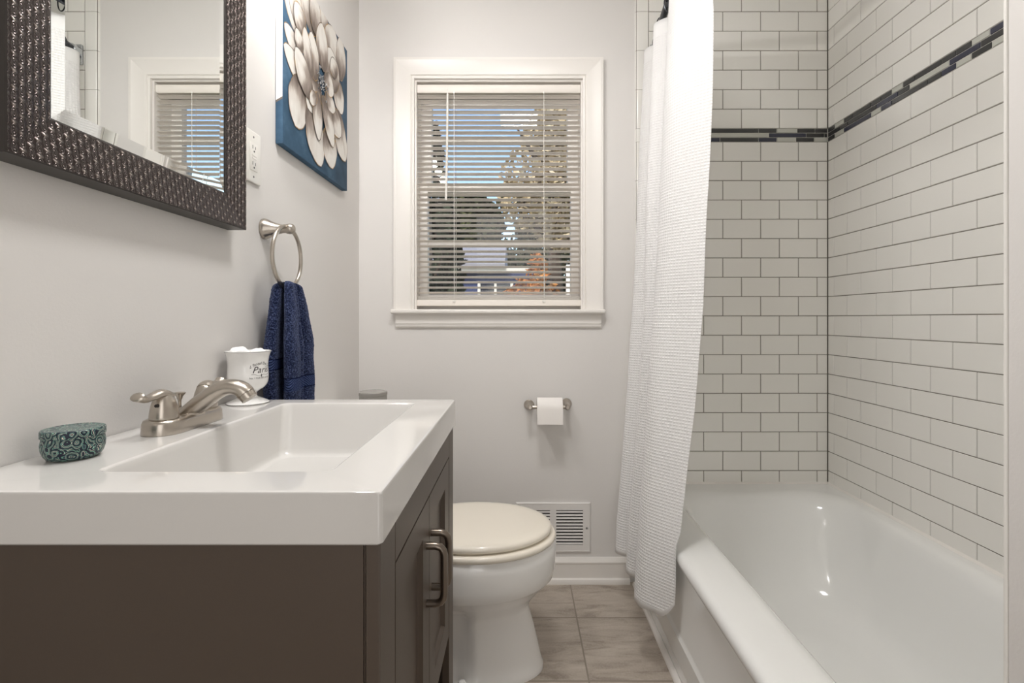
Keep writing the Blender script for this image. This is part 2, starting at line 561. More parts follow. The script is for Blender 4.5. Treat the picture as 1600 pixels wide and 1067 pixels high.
# ------------------------------------------------------------------ wall tile (real tiles, chamfered)
def tile_quad(mb, a0, a1, z0, z1, to3, mi, g=0.0011, ch=0.0014, h=0.0022):
    a0 += g; a1 -= g; z0 += g; z1 -= g
    if a1 - a0 < 0.004 or z1 - z0 < 0.004:
        return
    lo = [mb.bm.verts.new(to3(a, z, 0)) for a, z in ((a0, z0), (a1, z0), (a1, z1), (a0, z1))]
    hi = [mb.bm.verts.new(to3(a, z, h)) for a, z in ((a0 + ch, z0 + ch), (a1 - ch, z0 + ch), (a1 - ch, z1 - ch), (a0 + ch, z1 - ch))]
    mb.face(hi, mi)
    for i in range(4):
        mb.face((lo[i], lo[(i + 1) % 4], hi[(i + 1) % 4], hi[i]), mi)

ROW = 0.0779
BZ1, BZ0 = 1.8312, 1.7775          # accent band
TUBTOP = 0.401
rows = []                           # (z0, z1, parity) ; parity 0 is set A
z = BZ0; k = 0
while z > TUBTOP + 0.005:
    z2 = max(z - ROW, TUBTOP)
    rows.append((z2, z, k % 2)); z = z2; k += 1
z = BZ1; k = 1
while z < CEIL - 0.005:
    z2 = min(z + 0.0785, CEIL)
    rows.append((z, z2, k % 2)); z = z2; k += 1

UNIT = 0.0486
def mosaic(mb, a_start, direction, a_end, to3, seqs):
    hgt = (BZ1 - BZ0) / 3
    for r, (off, seq) in enumerate(seqs):
        z1 = BZ1 - r * hgt; z0 = z1 - hgt
        a = a_start + off * direction
        i = 0
        while (a - a_end) * direction < 0:
            kind, ln = seq[i % len(seq)]; i += 1
            e = a + ln * UNIT * direction
            lo, hi2 = min(a, e), max(a, e)
            lim0, lim1 = min(a_start, a_end), max(a_start, a_end)
            lo, hi2 = max(lo, lim0), min(hi2, lim1)
            if hi2 - lo > 0.004:
                tile_quad(mb, lo, hi2, z0, z1, to3, {'d': 2, 'n': 3, 'l': 4}[kind], g=0.0011, ch=0.0006, h=0.0022)
            a = e

TM = [M['tile'], M['grout'], M['mosaic_dark'], M['mosaic_navy'], M['mosaic_light'], M['mosaic_grout']]
# back wall panel
PX0, PX1 = 0.5225, 1.2425
BY = YB - 0.0085
to_b = lambda a, z, h: (a, BY - h, z)
b = MB()
b.box(0.472, PX1 + 0.009, BY, YB - 0.0003, TUBTOP - 0.1, BZ0, 1)
b.box(0.472, PX1 + 0.009, BY, YB - 0.0003, BZ0, BZ1, 5)
b.box(0.472, PX1 + 0.009, BY, YB - 0.0003, BZ1, CEIL - 0.001, 1)
TL = 0.1523
for z0, z1, par in rows:
    x = (0.8212 if par == 0 else 0.8965) - 5 * TL
    while x < PX1:
        a0, a1 = max(x, PX0), min(x + TL, PX1)
        if a1 - a0 > 0.004:
            tile_quad(b, a0, a1, z0, z1, to_b, 0)
        x += TL
# mosaic: measured from the corner leftwards
mosaic(b, PX1, -1, PX0, to_b, [
    (0.0, [('d', 1), ('d', 1.5), ('l', 1.7), ('d', 1.5), ('d', 4.7), ('l', 1.8), ('d', 1.6), ('d', 1.6), ('d', 1), ('l', 2)]),
    (0.0, [('d', .25), ('d', 1.5), ('n', 3.1), ('l', 5), ('d', 1.5), ('l', 4), ('d', 2)]),
    (0.0, [('l', 1.1), ('d', 1.5), ('l', 1.6), ('n', 1.5), ('d', 3.2), ('n', 1.5), ('l', 1.7), ('d', 1.6), ('d', 1), ('l', 2)])])
# bullnose column at the left edge
def bull(z0, z1):
    z0 += 0.001; z1 -= 0.001
    prof = [(PX0 - 0.0011, BY), (PX0 - 0.0025, BY - 0.0022)]
    for k in range(7):
        a = R(90 * k / 6)
        prof.append((0.481 - 0.0125 * math.sin(a), BY + 0.0095 - 0.0117 * math.cos(a)))
    prof += [(0.4685, YB - 0.0004), (PX0 - 0.0011, YB - 0.0004)]
    b.prism(prof, z0, z1, 'Z', 0)
zz = BZ1
bull(BZ0, BZ1)
while zz < CEIL - 0.01:
    bull(zz, min(zz + 0.157, CEIL - 0.002)); zz += 0.157
zz = BZ0
while zz > 0.1:
    bull(max(zz - 0.1558, 0.105), zz); zz -= 0.1558
obj('wall_back_tile', b, TM, kind='structure', angle=20)
# right wall panel
RX = PX1 + 0.0035
to_r = lambda a, z, h: (RX - h, a, z)
b = MB()
RY0, RY1 = 0.4875, BY - 0.0022
b.box(RX, XR - 0.0003, RY0, YB - 0.009, TUBTOP - 0.1, BZ0, 1)
b.box(RX, XR - 0.0003, RY0, YB - 0.009, BZ0, BZ1, 5)
b.box(RX, XR - 0.0003, RY0, YB - 0.009, BZ1, CEIL - 0.001, 1)
for z0, z1, par in rows:
    y = (1.877 if par == 0 else 1.954) - 12 * TL
    while y < RY1:
        a0, a1 = max(y, RY0), min(y + TL, RY1)
        if a1 - a0 > 0.004:
            tile_quad(b, a0, a1, z0, z1, to_r, 0)
        y += TL
mosaic(b, RY1, -1, RY0, to_r, [
    (0.0, [('d', .85), ('l', 1.15), ('d', 1), ('d', 2), ('d', 1), ('d', 1), ('l', 1), ('d', 1), ('d', 2), ('d', 1), ('d', 1), ('l', 1.1), ('n', 1.6), ('d', 2), ('l', 1), ('d', 1), ('d', 2), ('l', 1)]),
    (0.0, [('d', 1.45), ('d', 1), ('d', 3.1), ('n', 2), ('d', 1), ('l', 3), ('n', 2), ('d', 1.6), ('d', 2), ('l', 2), ('d', 2)]),
    (0.0, [('d', .85), ('l', 1.15), ('n', 3), ('l', 1), ('n', 1), ('d', 3), ('d', 1), ('n', 1), ('l', 1), ('d', 1.2), ('l', 2), ('d', 2), ('d', 1), ('l', 1.5)])])
obj('wall_right_tile', b, TM, kind='structure', angle=20)

# ------------------------------------------------------------------ window
win = structure('window_1', (-0.082, YB, WZ0))
to_w = lambda a, z, h: (a, YB - h, z)
b = MB()
prof = [(-0.001, 0.0), (-0.001, 0.012), (0.006, 0.013), (0.010, 0.010), (0.013, 0.015), (0.020, 0.016), (0.030, 0.016), (0.060, 0.019), (0.070, 0.022), (0.0795, 0.022), (0.0795, 0.0)]
a0, a1, b0, b1 = WX0, WX1, 1.103, WZ1
for P, Q in (((a0, b0, -1, 0), (a0, b1, -1, 1)), ((a0, b1, -1, 1), (a1, b1, 1, 1)), ((a1, b1, 1, 1), (a1, b0, 1, 0))):
    ra = [b.bm.verts.new(to_w(P[0] + P[2] * o, P[1] + P[3] * o, h)) for o, h in prof]
    rb = [b.bm.verts.new(to_w(Q[0] + Q[2] * o, Q[1] + Q[3] * o, h)) for o, h in prof]
    for i in range(len(prof) - 1):
        b.face((ra[i], rb[i], rb[i + 1], ra[i + 1]))
    b.face(ra); b.face(rb)
obj('window_casing', b, M['trim'], win, angle=15)
b = MB()
b.box(WX0 - 0.088, WX1 + 0.086, YB - 0.044, YB + 0.05, 1.0855, 1.103, bev=0.006, seg=3)
obj('window_stool', b, M['trim'], win)
b = MB()
b.prism([(YB - 0.0004, 1.0285), (YB - 0.008, 1.0285), (YB - 0.012, 1.034), (YB - 0.014, 1.043), (YB - 0.016, 1.046), (YB - 0.016, 1.078), (YB - 0.022, 1.0855), (YB - 0.0004, 1.0855)], WX0 - 0.073, WX1 + 0.072, 'X')
obj('window_apron', b, M['trim'], win, angle=20)
b = MB()   # jamb lining
JT = 0.008
b.box(WX0, WX0 + JT, YB + 0.001, YB + 0.15, 1.103, WZ1)
b.box(WX1 - JT, WX1, YB + 0.001, YB + 0.15, 1.103, WZ1)
b.box(WX0 + JT, WX1 - JT, YB + 0.001, YB + 0.15, WZ1 - JT, WZ1)
b.box(WX0 + JT, WX1 - JT, YB + 0.05, YB + 0.15, 1.096, 1.115)
obj('window_jamb', b, M['trim'], win, smooth=False)
def sash(name, y, z0, z1, st, bot, top, muntin):
    b = MB()
    x0, x1 = WX0 + JT, WX1 - JT
    yy0, yy1 = y - 0.017, y + 0.017
    b.box(x0, x0 + st, yy0, yy1, z0, z1, bev=0.003)
    b.box(x1 - st, x1, yy0, yy1, z0, z1, bev=0.003)
    b.box(x0 + st - 0.003, x1 - st + 0.003, yy0, yy1, z0, z0 + bot, bev=0.003)
    b.box(x0 + st - 0.003, x1 - st + 0.003, yy0, yy1, z1 - top, z1, bev=0.003)
    b.box(x0 + st - 0.003, x1 - st + 0.003, yy0 + 0.006, yy1 - 0.006, muntin - 0.010, muntin + 0.010, bev=0.003)
    s = obj(name, b, M['trim'], win)
    for za, zb in ((z0 + bot, muntin - 0.01), (muntin + 0.01, z1 - top)):
        g = MB()
        g.box(x0 + st - 0.002, x1 - st + 0.002, y - 0.002, y + 0.002, za - 0.002, zb + 0.002)
        obj('pane', g, M['glass'], s, smooth=False)
zm = CAMZ + (498 - 297) * 2.09 / 773
sash('upper_sash', YB + 0.115, zm - 0.018, WZ1 - JT, 0.045, 0.034, 0.055, CAMZ + (498 - 222.5) * 2.118 / 773)
sash('lower_sash', YB + 0.078, 1.115, zm + 0.018, 0.035, 0.052, 0.034, CAMZ + (498 - 382) * 2.081 / 773)

# ------------------------------------------------------------------ venetian blind
YV = YB + 0.022
bl = thing('venetian_blind', 'white horizontal slat blind hanging tilted half open inside the window', 'blind', ((WX0 + WX1) / 2, YV, 1.105))
BX0, BX1 = WX0 + 0.0095, WX1 - 0.0095
b = MB()
prof = []
for a_ in range(0, 91, 15):
    prof.append((YV - 0.008 - 0.008 * math.sin(R(a_)), 2.019 - 0.008 + 0.008 * math.cos(R(a_))))
prof = [(YV + 0.014, 2.019)] + prof + [(YV - 0.016, 1.990), (YV - 0.012, 1.984), (YV + 0.014, 1.984)]
b.prism(prof, BX0, BX1, 'X')
obj('head_rail', b, M['blind'], bl)
b = MB()
zs0, zs1 = 1.172, 1.973
NS = 39
tilt = R(18)
for i in range(NS):
    zc = zs0 + (zs1 - zs0) * i / (NS - 1)
    jit = random.uniform(-0.0006, 0.0006)
    sec, sec2 = [], []
    for k in range(7):
        u = (k / 6 - 0.5) * 0.0215
        crown = 0.0016 * (1 - (2 * k / 6 - 1) ** 2)
        yy = YV + u * math.cos(tilt) + crown * math.sin(tilt)
        zz = zc - u * math.sin(tilt) + crown * math.cos(tilt) + jit
        sec.append((yy, zz)); sec2.append((yy, zz - 0.0006))
    b.prism(sec + sec2[::-1], BX0, BX1, 'X')
obj('slat_panel', b, M['blind'], bl, angle=40)
b = MB()   # gathered slats and the bottom rail
for q in range(3):
    b.box(BX0 + 0.002, BX1 - 0.002, YV - 0.0125, YV + 0.0125, 1.1445 + q * 0.0042, 1.1465 + q * 0.0042)
b.box(BX0 - 0.003, BX1 + 0.004, YV - 0.0135, YV + 0.0135, 1.1165, 1.1425, bev=0.004, seg=3)
obj('bottom_rail', b, M['blind'], bl)
for px in (709, 850):
    xx = (px - 811) / 773 * 2.0
    b = MB()
    b.tube([(xx, YV - 0.0175, 1.985), (xx, YV - 0.0155, 1.5), (xx + 0.001, YV - 0.0155, 1.128)], 0.0011, 6)
    b.tube([(xx + 0.004, YV + 0.015, 1.985), (xx + 0.004, YV + 0.015, 1.128)], 0.0011, 6)
    b.box(xx - 0.006, xx + 0.006, YV - 0.0175, YV - 0.013, 1.132, 1.139, bev=0.0015)
    b.box(xx - 0.0035, xx + 0.0035, YV - 0.0185, YV - 0.0155, 1.980, 1.987, bev=0.001)
    obj('lift_cord', b, M['plastic'], bl)
b = MB()
xw = (698.5 - 811) / 773 * 1.99
b.tube([(xw, YV - 0.020, 1.976), (xw - 0.002, YV - 0.022, 1.75), (xw - 0.006, YV - 0.024, 1.545)], [0.0042, 0.0044, 0.0046], 8)
b.tube([(xw, YV - 0.0165, 1.996), (xw, YV - 0.021, 1.990), (xw, YV - 0.020, 1.976)], 0.0014, 6)
obj('tilt_wand', b, M['plastic'], bl)

# ------------------------------------------------------------------ outdoors
b = MB(); b.box(-14, 14, 2.6, 40, -1.0, -0.9)
obj('lawn', b, M['lawn'], kind='structure', smooth=False)
def tree(label, x, y, ztop, zlow, rx, n, leaf, lm, seed, trunk_r=0.12, cone=False):
    rnd = random.Random(seed)
    t = thing('tree', label, 'tree', (x, y, -0.9), 'trees outside the window')
    b = MB()
    b.tube([(x, y, -0.9), (x + 0.05, y, zlow * 0.6), (x - 0.03, y, (zlow + ztop) / 2), (x, y, ztop - 0.3)], [trunk_r, trunk_r * 0.8, trunk_r * 0.5, 0.02], 8)
    for q in range(7):
        a = rnd.uniform(0, 2 * PI); zz = zlow + (ztop - zlow) * rnd.uniform(0.05, 0.6); l = rx * rnd.uniform(0.5, 0.9)
        b.tube([(x, y, zz), (x + l * 0.5 * math.cos(a), y + l * 0.5 * math.sin(a), zz + l * 0.3), (x + l * math.cos(a), y + l * math.sin(a), zz + l * 0.75)], [trunk_r * 0.4, trunk_r * 0.25, 0.012], 6)
    obj('trunk', b, M['bark'], t)
    b = MB()
    clumps = [(Vector((rnd.gauss(0, 0.45), rnd.gauss(0, 0.45), rnd.uniform(-0.9, 0.9))), rnd.uniform(0.25, 0.5)) for _ in range(26)]
    for i in range(n):
        c, r_ = rnd.choice(clumps)
        d = Vector((rnd.gauss(0, 1), rnd.gauss(0, 1), rnd.gauss(0, 1))).normalized() * r_ * rnd.uniform(0.3, 1) ** 0.5
        p = c + d
        zf = (max(-1.1, min(1.1, p.z)) + 1.1) / 2.2
        w_ = (1.0 - 0.85 * zf) if cone else math.sqrt(max(0.08, 1 - (2 * zf - 0.9) ** 2 * 0.75))
        q = Vector((x + p.x * rx * w_, y + p.y * rx * w_, zlow + (ztop - zlow) * zf))
        u = Vector((rnd.gauss(0, 1), rnd.gauss(0, 1), rnd.gauss(0, 1))).normalized()
        v = u.orthogonal().normalized()
        s_ = leaf * rnd.uniform(0.6, 1.4)
        b.face([b.bm.verts.new(q + o) for o in (u * s_, v * s_ * 0.55, -u * s_, -v * s_ * 0.55)])
    obj('crown', b, lm, t, smooth=False, recalc=False)
tree('dark conifer at the left edge of the view through the window', -1.55, 8.6, 4.4, 0.4, 0.7, 3200, 0.10, M['leaf_pine'], 3, cone=True)
tree('tall pale golden leaved tree filling the upper right of the view through the window', 0.72, 10.3, 5.7, 2.5, 1.4, 9000, 0.085, M['leaf_gold'], 5, 0.2)
tree('dark green tree low behind the middle of the window', -1.75, 20.0, 6.0, 0.6, 2.7, 10500, 0.16, M['leaf_dark'], 8, 0.2)
tree('dark green tree low behind the right side of the window, under the golden one', 1.5, 27.0, 7.9, 0.5, 3.2, 9000, 0.16, M['leaf_dark'], 12, 0.2)
tree('small orange leaved tree at the lower right of the view through the window', 0.42, 9.5, 2.35, 0.6, 0.55, 1700, 0.07, M['leaf_orange'], 14, 0.06)
# neighbouring house behind the trees
hs = thing('house', 'blue grey house with pale roof and white porch post outside the window', 'house', (-0.9, 14.0, -0.9))
b = MB(); b.box(-2.6, 0.55, 12.6, 15.5, -0.9, 2.35)
obj('wall', b, M['siding'], hs, smooth=False)
b = MB(); b.prism([(12.2, 2.33), (12.2, 2.42), (14.0, 3.25), (15.8, 2.42), (15.8, 2.33)], -2.9, -0.35, 'X')
obj('roof', b, M['shingle'], hs, smooth=False)
for xx in (-1.9, -0.6):
    b = MB(); b.box(xx - 0.4, xx + 0.4, 12.57, 12.6, 0.9, 1.95)
    wd = obj('window_pane', b, M['house_glass'], hs, smooth=False)
    b = MB()
    for r_ in ((xx - 0.45, xx - 0.38), (xx + 0.38, xx + 0.45), (xx - 0.03, xx + 0.03)):
        b.box(r_[0], r_[1], 12.54, 12.58, 0.85, 2.0)
    obj('window_trim', b, M['extwhite'], wd, smooth=False)
b = MB(); b.box(0.42, 0.5, 12.3, 12.38, -0.9, 2.33); b.box(-2.8, 0.5, 12.28, 12.4, 2.25, 2.33)
obj('porch_post', b, M['extwhite'], hs, smooth=False)
b = MB(); b.box(0.86, 0.98, 9.0, 9.12, -0.9, 2.05, bev=0.01)
tag(obj('garden_post', b, M['extwhite']), 'white post standing at the lower right of the view through the window', 'post')

# ------------------------------------------------------------------ bathtub
tub = thing('bathtub', 'white enamel alcove bathtub below the subway tile with rolled front rim', 'bathtub', (0.85, 1.24, 0))
b = MB()
Y0, Y1 = 0.4885, BY - 0.0028
X1 = RX - 0.003
loops = []
for x0, z, i in ((0.4635, 0.352, 0), (0.4555, 0.361, 0), (0.4495, 0.372, 0), (0.4485, 0.381, 0), (0.4515, 0.390, 0), (0.4585, 0.397, 0.0005), (0.470, 0.400, 0.001), (0.49, 0.4012, 0.002)):
    loops.append(rrect(x0, X1 - i, Y0 + i, Y1 - i, 0.002, z))
for x0, x1, y0, y1, r, z in ((0.552, 1.218, 0.560, 1.922, 0.14, 0.4012), (0.567, 1.205, 0.576, 1.908, 0.145, 0.3998), (0.580, 1.195, 0.59, 1.894, 0.15, 0.3958), (0.591, 1.185, 0.603, 1.880, 0.16, 0.3870),
                             (0.600, 1.176, 0.615, 1.862, 0.17, 0.366), (0.612, 1.160, 0.63, 1.832, 0.18, 0.30), (0.627, 1.142, 0.645, 1.790, 0.19, 0.21),
                             (0.645, 1.120, 0.66, 1.742, 0.19, 0.13), (0.667, 1.097, 0.68, 1.702, 0.19, 0.095), (0.70, 1.065, 0.71, 1.660, 0.17, 0.077), (0.76, 1.0, 0.78, 1.58, 0.1, 0.070)):
    loops.append(rrect(x0, x1, y0, y1, r, z))
b.loft(loops, 0, False, True)
tb_ = obj('basin', b, M['tub'], tub, angle=80)
wn_ = tb_.modifiers.new('normals', 'WEIGHTED_NORMAL'); wn_.keep_sharp = True; wn_.weight = 60
b = MB()
b.prism([(0.4645, 0.357), (0.4665, 0.30), (0.4695, 0.150), (0.4675, 0.144), (0.4625, 0.134), (0.4625, 0.066), (0.4675, 0.056), (0.4695, 0.050), (0.470, 0.0), (0.50, 0.0), (0.50, 0.357)], Y0, Y1 - 0.001, 'Y')
obj('apron', b, M['tub'], tub, angle=20)
b = MB()
b.prism([(0.4535, 0.0), (0.4535, 0.004), (0.456, 0.010), (0.461, 0.0135), (0.4692, 0.0145), (0.4692, 0.0)], 0.49, YB - 0.024, 'Y')
obj('trim_2', b, M['trim'], kind='structure')

b = MB(); b.prism([(BY - 0.0008, 0.4085), (BY - 0.0022, 0.4085), (BY - 0.0090, 0.4014), (BY - 0.0090, 0.396), (BY - 0.0008, 0.396)], 0.47, RX - 0.001, 'X')
obj('trim_3', b, M['trim'], kind='structure')
b = MB(); b.prism([(RX - 0.0008, 0.4085), (RX - 0.0022, 0.4085), (RX - 0.0090, 0.4014), (RX - 0.0090, 0.396), (RX - 0.0008, 0.396)], 0.489, BY - 0.0045, 'Y')
obj('trim_4', b, M['trim'], kind='structure')

# ------------------------------------------------------------------ shower rod, rings and curtain
ROD = smooth_path([(0.545, YB - 0.03, 2.135), (0.522, 1.85, 2.135), (0.503, 1.65, 2.135), (0.492, 1.45, 2.135), (0.488, 1.24, 2.135), (0.492, 1.03, 2.135), (0.51, 0.75, 2.135), (0.545, 0.5, 2.135)], 8)
rod = thing('shower_rod', 'curved metal shower curtain rod high over the front of the tub', 'curtain rod', (0.52, 1.24, 2.11))
b = MB(); b.tube(ROD, 0.0125, 14)
obj('rod', b, M['rod'], rod)
for yy, s in ((BY - 0.0022, -1), (0.487, 1)):
    b = MB()
    b.box(0.525, 0.565, min(yy, yy + s * 0.012), max(yy, yy + s * 0.012), 2.085, 2.165, bev=0.004)
    b.lathe([(0.022, 0), (0.02, 0.03 * s), (0.017, 0.032 * s)], (0.545, yy + s * 0.01, 2.135), 'Y', 24)
    obj('wall_bracket', b, M['chrome'], rod)

ZT = 2.103
def rod_x(y):
    best = min(ROD, key=lambda p: abs(p.y - y))
    return best.x
# plan shape: (fraction from far edge to near edge, offset across: -1 room side, +1 tub side)
plan = [(0.0, 0.35), (0.03, -0.55), (0.075, -0.9), (0.13, -0.55), (0.19, 0.55), (0.24, 0.85), (0.29, 0.55), (0.35, -0.6), (0.40, -0.95), (0.455, -0.6), (0.52, 0.5), (0.57, 0.8), (0.615, 0.45), (0.665, -0.65), (0.705, -1.0), (0.76, -1.03), (0.83, -0.75), (0.90, -0.1), (0.955, 0.5), (0.99, 0.9), (1.0, 1.0)]
psm = smooth_path([(a, c, 0) for a, c in plan], 9)
# height table: z -> far Y, near Y, centre X, half amplitude
ctab = [(0.20, (1.870, 1.408, 0.402, 0.042)), (0.30, (1.880, 1.400, 0.406, 0.041)), (0.40, (1.885, 1.398, 0.414, 0.039)), (0.55, (1.895, 1.400, 0.430, 0.042)), (0.80, (1.910, 1.405, 0.456, 0.047)),
        (1.10, (1.925, 1.41, 0.480, 0.050)), (1.45, (1.935, 1.415, 0.496, 0.050)), (1.75, (1.945, 1.42, 0.506, 0.048)), (1.95, (1.952, 1.425, 0.513, 0.044)), (2.103, (1.957, 1.43, 0.516, 0.038))]
b = MB()
NZ = 110
grid = []
arc = 0
for i in range(NZ + 1):
    z = 0.20 + (ZT - 0.20) * i / NZ
    fy, ny, cx, am = lerp_table(ctab, z)
    row = []
    top = max(0.0, (z - 1.5) / 0.6)
    for a, c, _ in psm:
        y = fy + (ny - fy) * a
        dx = cx + c * am * (1 + 0.12 * math.sin(9 * a + z * 2.1))
        x = dx
        x += 0.004 * noise.noise(Vector((a * 6, z * 3.2, 1.7)))
        y += 0.006 * noise.noise(Vector((a * 5, z * 2.4, 5.1))) - 0.02 * (1 - top) * max(0, c) * (1 if a < 0.9 else 0)
        zz = z
        if i == 0:
            zz += 0.006 * noise.noise(Vector((a * 14, 0, 3))) + (0.055 * max(0, (a - 0.93) / 0.07) ** 1.5)
        elif z < 0.32:
            zz += (0.055 * max(0, (a - 0.93) / 0.07) ** 1.5) * (0.32 - z) / 0.12
        if z < 0.42:
            x = min(x, 0.4425)
        elif z < 0.55:
            x = min(x, 0.4425 + (z - 0.42) * 0.35)
        row.append(Vector((x, y, zz)))
    grid.append(row)
vr = [[b.bm.verts.new(p) for p in row] for row in grid]
us = [0.0]
mid = grid[NZ // 2]
for p, q in zip(mid, mid[1:]):
    us.append(us[-1] + (q - p).length)
for i in range(NZ):
    for j in range(len(us) - 1):
        f = b.face((vr[i][j], vr[i][j + 1], vr[i + 1][j + 1], vr[i + 1][j]), 1 if (i < 1 or i >= NZ - 3) else 0)
        for lp, (uu, zz) in zip(f.loops, ((us[j], grid[i][j].z), (us[j + 1], grid[i][j + 1].z), (us[j + 1], grid[i + 1][j + 1].z), (us[j], grid[i + 1][j].z))):
            lp[b.uv].uv = (uu, zz)
cur = obj('shower_curtain', b, [M['waffle'], M['hem']], angle=80)
tag(cur, 'white waffle weave shower curtain bunched against the far end of the tub', 'curtain')
md = cur.modifiers.new('thick', 'SOLIDIFY'); md.thickness = 0.0016; md.offset = 0
# curtain rings on the rod
first = None
for yy in (1.905, 1.79, 1.665, 1.535, 1.445):
    xx = rod_x(yy)
    if first is None:
        b = MB()
        pts = [(xx, yy + 0.001 * math.sin(k), 2.124 + 0.0255 * math.sin(2 * PI * k / 28)) for k in range(28)]
        pts = [(xx + 0.0165 * math.cos(2 * PI * k / 28), yy, 2.126 + 0.030 * math.sin(2 * PI * k / 28)) for k in range(28)]
        b.tube(pts, 0.002, 8, closed=True)
        first = obj('curtain_ring', b, M['rod'])
        base = first.location.copy(); base_xy = (xx, yy)
        o = first
    else:
        o = first.copy(); COL.objects.link(o)
        o.location = base + Vector((xx - base_xy[0], yy - base_xy[1], 0))
    tag(o, 'dark metal ring holding the white shower curtain on its rod', 'curtain ring', 'curtain rings on the rod')

# ------------------------------------------------------------------ toilet
toi = thing('toilet', 'white toilet with cream seat and closed lid between vanity and back wall', 'toilet', (-0.2, 1.52, 0))
TYC = 1.52
def egg(z, tip, hw, back, n=96, sq=2.0, pinch=0.0):
    """plan outline: long axis X, front (tip) at +X; widest about a third from the back"""
    pts = []
    cx = tip - (tip - back) * 0.52
    for k in range(n):
        a = 2 * PI * k / n
        ca, sa = math.cos(a), math.sin(a)
        lx = (tip - cx) if ca >= 0 else (cx - back)
        e = 2.0 if ca >= 0 else sq
        x = cx + lx * math.copysign(abs(ca) ** (2 / e), ca)
        y = TYC + hw * math.copysign(abs(sa) ** (2 / e), sa)
        k_ = min(1, max(0, (-0.125 - x) / 0.05)); k_ = k_ * k_ * (3 - 2 * k_)
        y = TYC + (y - TYC) * (1 - pinch * k_)
        pts.append((x, y, z))
    return pts
b = MB()
secs = [(0.0, .074, .118, -.46, 3), (0.018, .074, .118, -.46, 3), (0.03, .068, .112, -.455, 3), (0.075, .058, .102, -.44, 3), (0.13, .045, .094, -.42, 3), (0.185, .030, .100, -.40, 2.6), (0.205, .033, .112, -.39, 2.5),
        (0.228, .050, .128, -.385, 2.5), (0.248, .068, .142, -.38, 2.4), (0.266, .082, .155, -.38, 2.4), (0.278, .094, .166, -.38, 2.4), (0.288, .104, .174, -.38, 2.4), (0.31, .110, .179, -.38, 2.4), (0.36, .113, .182, -.38, 2.4), (0.388, .112, .181, -.38, 2.4), (0.397, .106, .176, -.375, 2.4)]
b.loft([egg(z, t, h, bk, sq=s, pinch=lerp_table([(0.02, (0,)), (0.06, (0.42,)), (0.19, (0.42,)), (0.25, (0.1,)), (0.28, (0,))], z)[0]) for z, t, h, bk, s in secs])
obj('bowl', b, M['porcelain'], toi, angle=60)
b = MB()
b.loft([egg(z, t, h, bk, sq=2.2) for z, t, h, bk in ((0.3985, .098, .172, -.34), (0.3985, .108, .181, -.345), (0.404, .1125, .1845, -.348), (0.412, .112, .184, -.348), (0.4165, .107, .180, -.345), (0.417, .08, .15, -.33))])
obj('seat', b, M['cream'], toi, angle=60)
b = MB()
b.loft([egg(z, t, h, bk, sq=2.2) for z, t, h, bk in ((0.4205, .085, .160, -.33), (0.4205, .094, .169, -.34), (0.426, .099, .174, -.345), (0.434, .099, .174, -.345), (0.440, .094, .169, -.34), (0.4435, .082, .158, -.33), (0.4455, .06, .135, -.31), (0.447, .0, .07, -.25), (0.4472, -.08, .02, -.16))])
obj('lid', b, M['cream'], toi, angle=60)
for s in (-1, 1):
    b = MB()
    b.box(-0.375, -0.335, TYC + s * 0.075 - 0.02, TYC + s * 0.075 + 0.02, 0.396, 0.425, bev=0.006)
    obj('hinge', b, M['cream'], toi)
b = MB()
b.loft([rrect(-0.638, -0.40, TYC - w_, TYC + w_, 0.045, z) for z, w_ in ((0.395, .19), (0.41, .205), (0.70, .225), (0.722, .226))])
obj('tank', b, M['porcelain'], toi, angle=50)
b = MB()
b.loft([rrect(-0.641, -0.39 - i, TYC - .238 + i, TYC + .238 - i, 0.045, z) for z, i in ((0.7225, 0.006), (0.728, 0), (0.748, 0), (0.7555, 0.004), (0.758, 0.014))])
obj('tank_lid', b, M['porcelain'], toi, angle=50)
b = MB()
b.lathe([(0.0, 0.03), (0.008, 0.028), (0.0135, 0.02), (0.0145, 0.0)], (-0.16, TYC - 0.128, 0.018), 'Z', 20)
obj('bolt_cap', b, M['porcelain'], toi)
b = MB()
b.lathe([(0.014, 0), (0.014, 0.012)], (-0.3985, TYC - 0.16, 0.66), 'X', 16)
b.tube([(-0.384, TYC - 0.16, 0.66), (-0.38, TYC - 0.13, 0.655), (-0.38, TYC - 0.09, 0.648)], [0.005, 0.005, 0.006], 10)
obj('flush_handle', b, M['chrome'], toi)

# grey glass jar on the tank lid
JX, JY = (583 - 811) * 1.56 / 773, 1.56
jar = thing('glass_jar', 'round grey glass jar on the toilet tank, its rim just showing over the vanity top', 'jar', (JX, JY, 0.758))
b = MB()
b.lathe([(0.036, 0.0), (0.041, 0.004), (0.0425, 0.05), (0.0425, 0.066)], (JX, JY, 0.7585), 'Z', 40)
obj('body', b, M['glassjar'], jar)
b = MB()
b.lathe([(0.0435, 0.0), (0.0435, 0.009), (0.041, 0.0115), (0.02, 0.0125)], (JX, JY, 0.825), 'Z', 40)
obj('lid', b, M['glassjar'], jar)

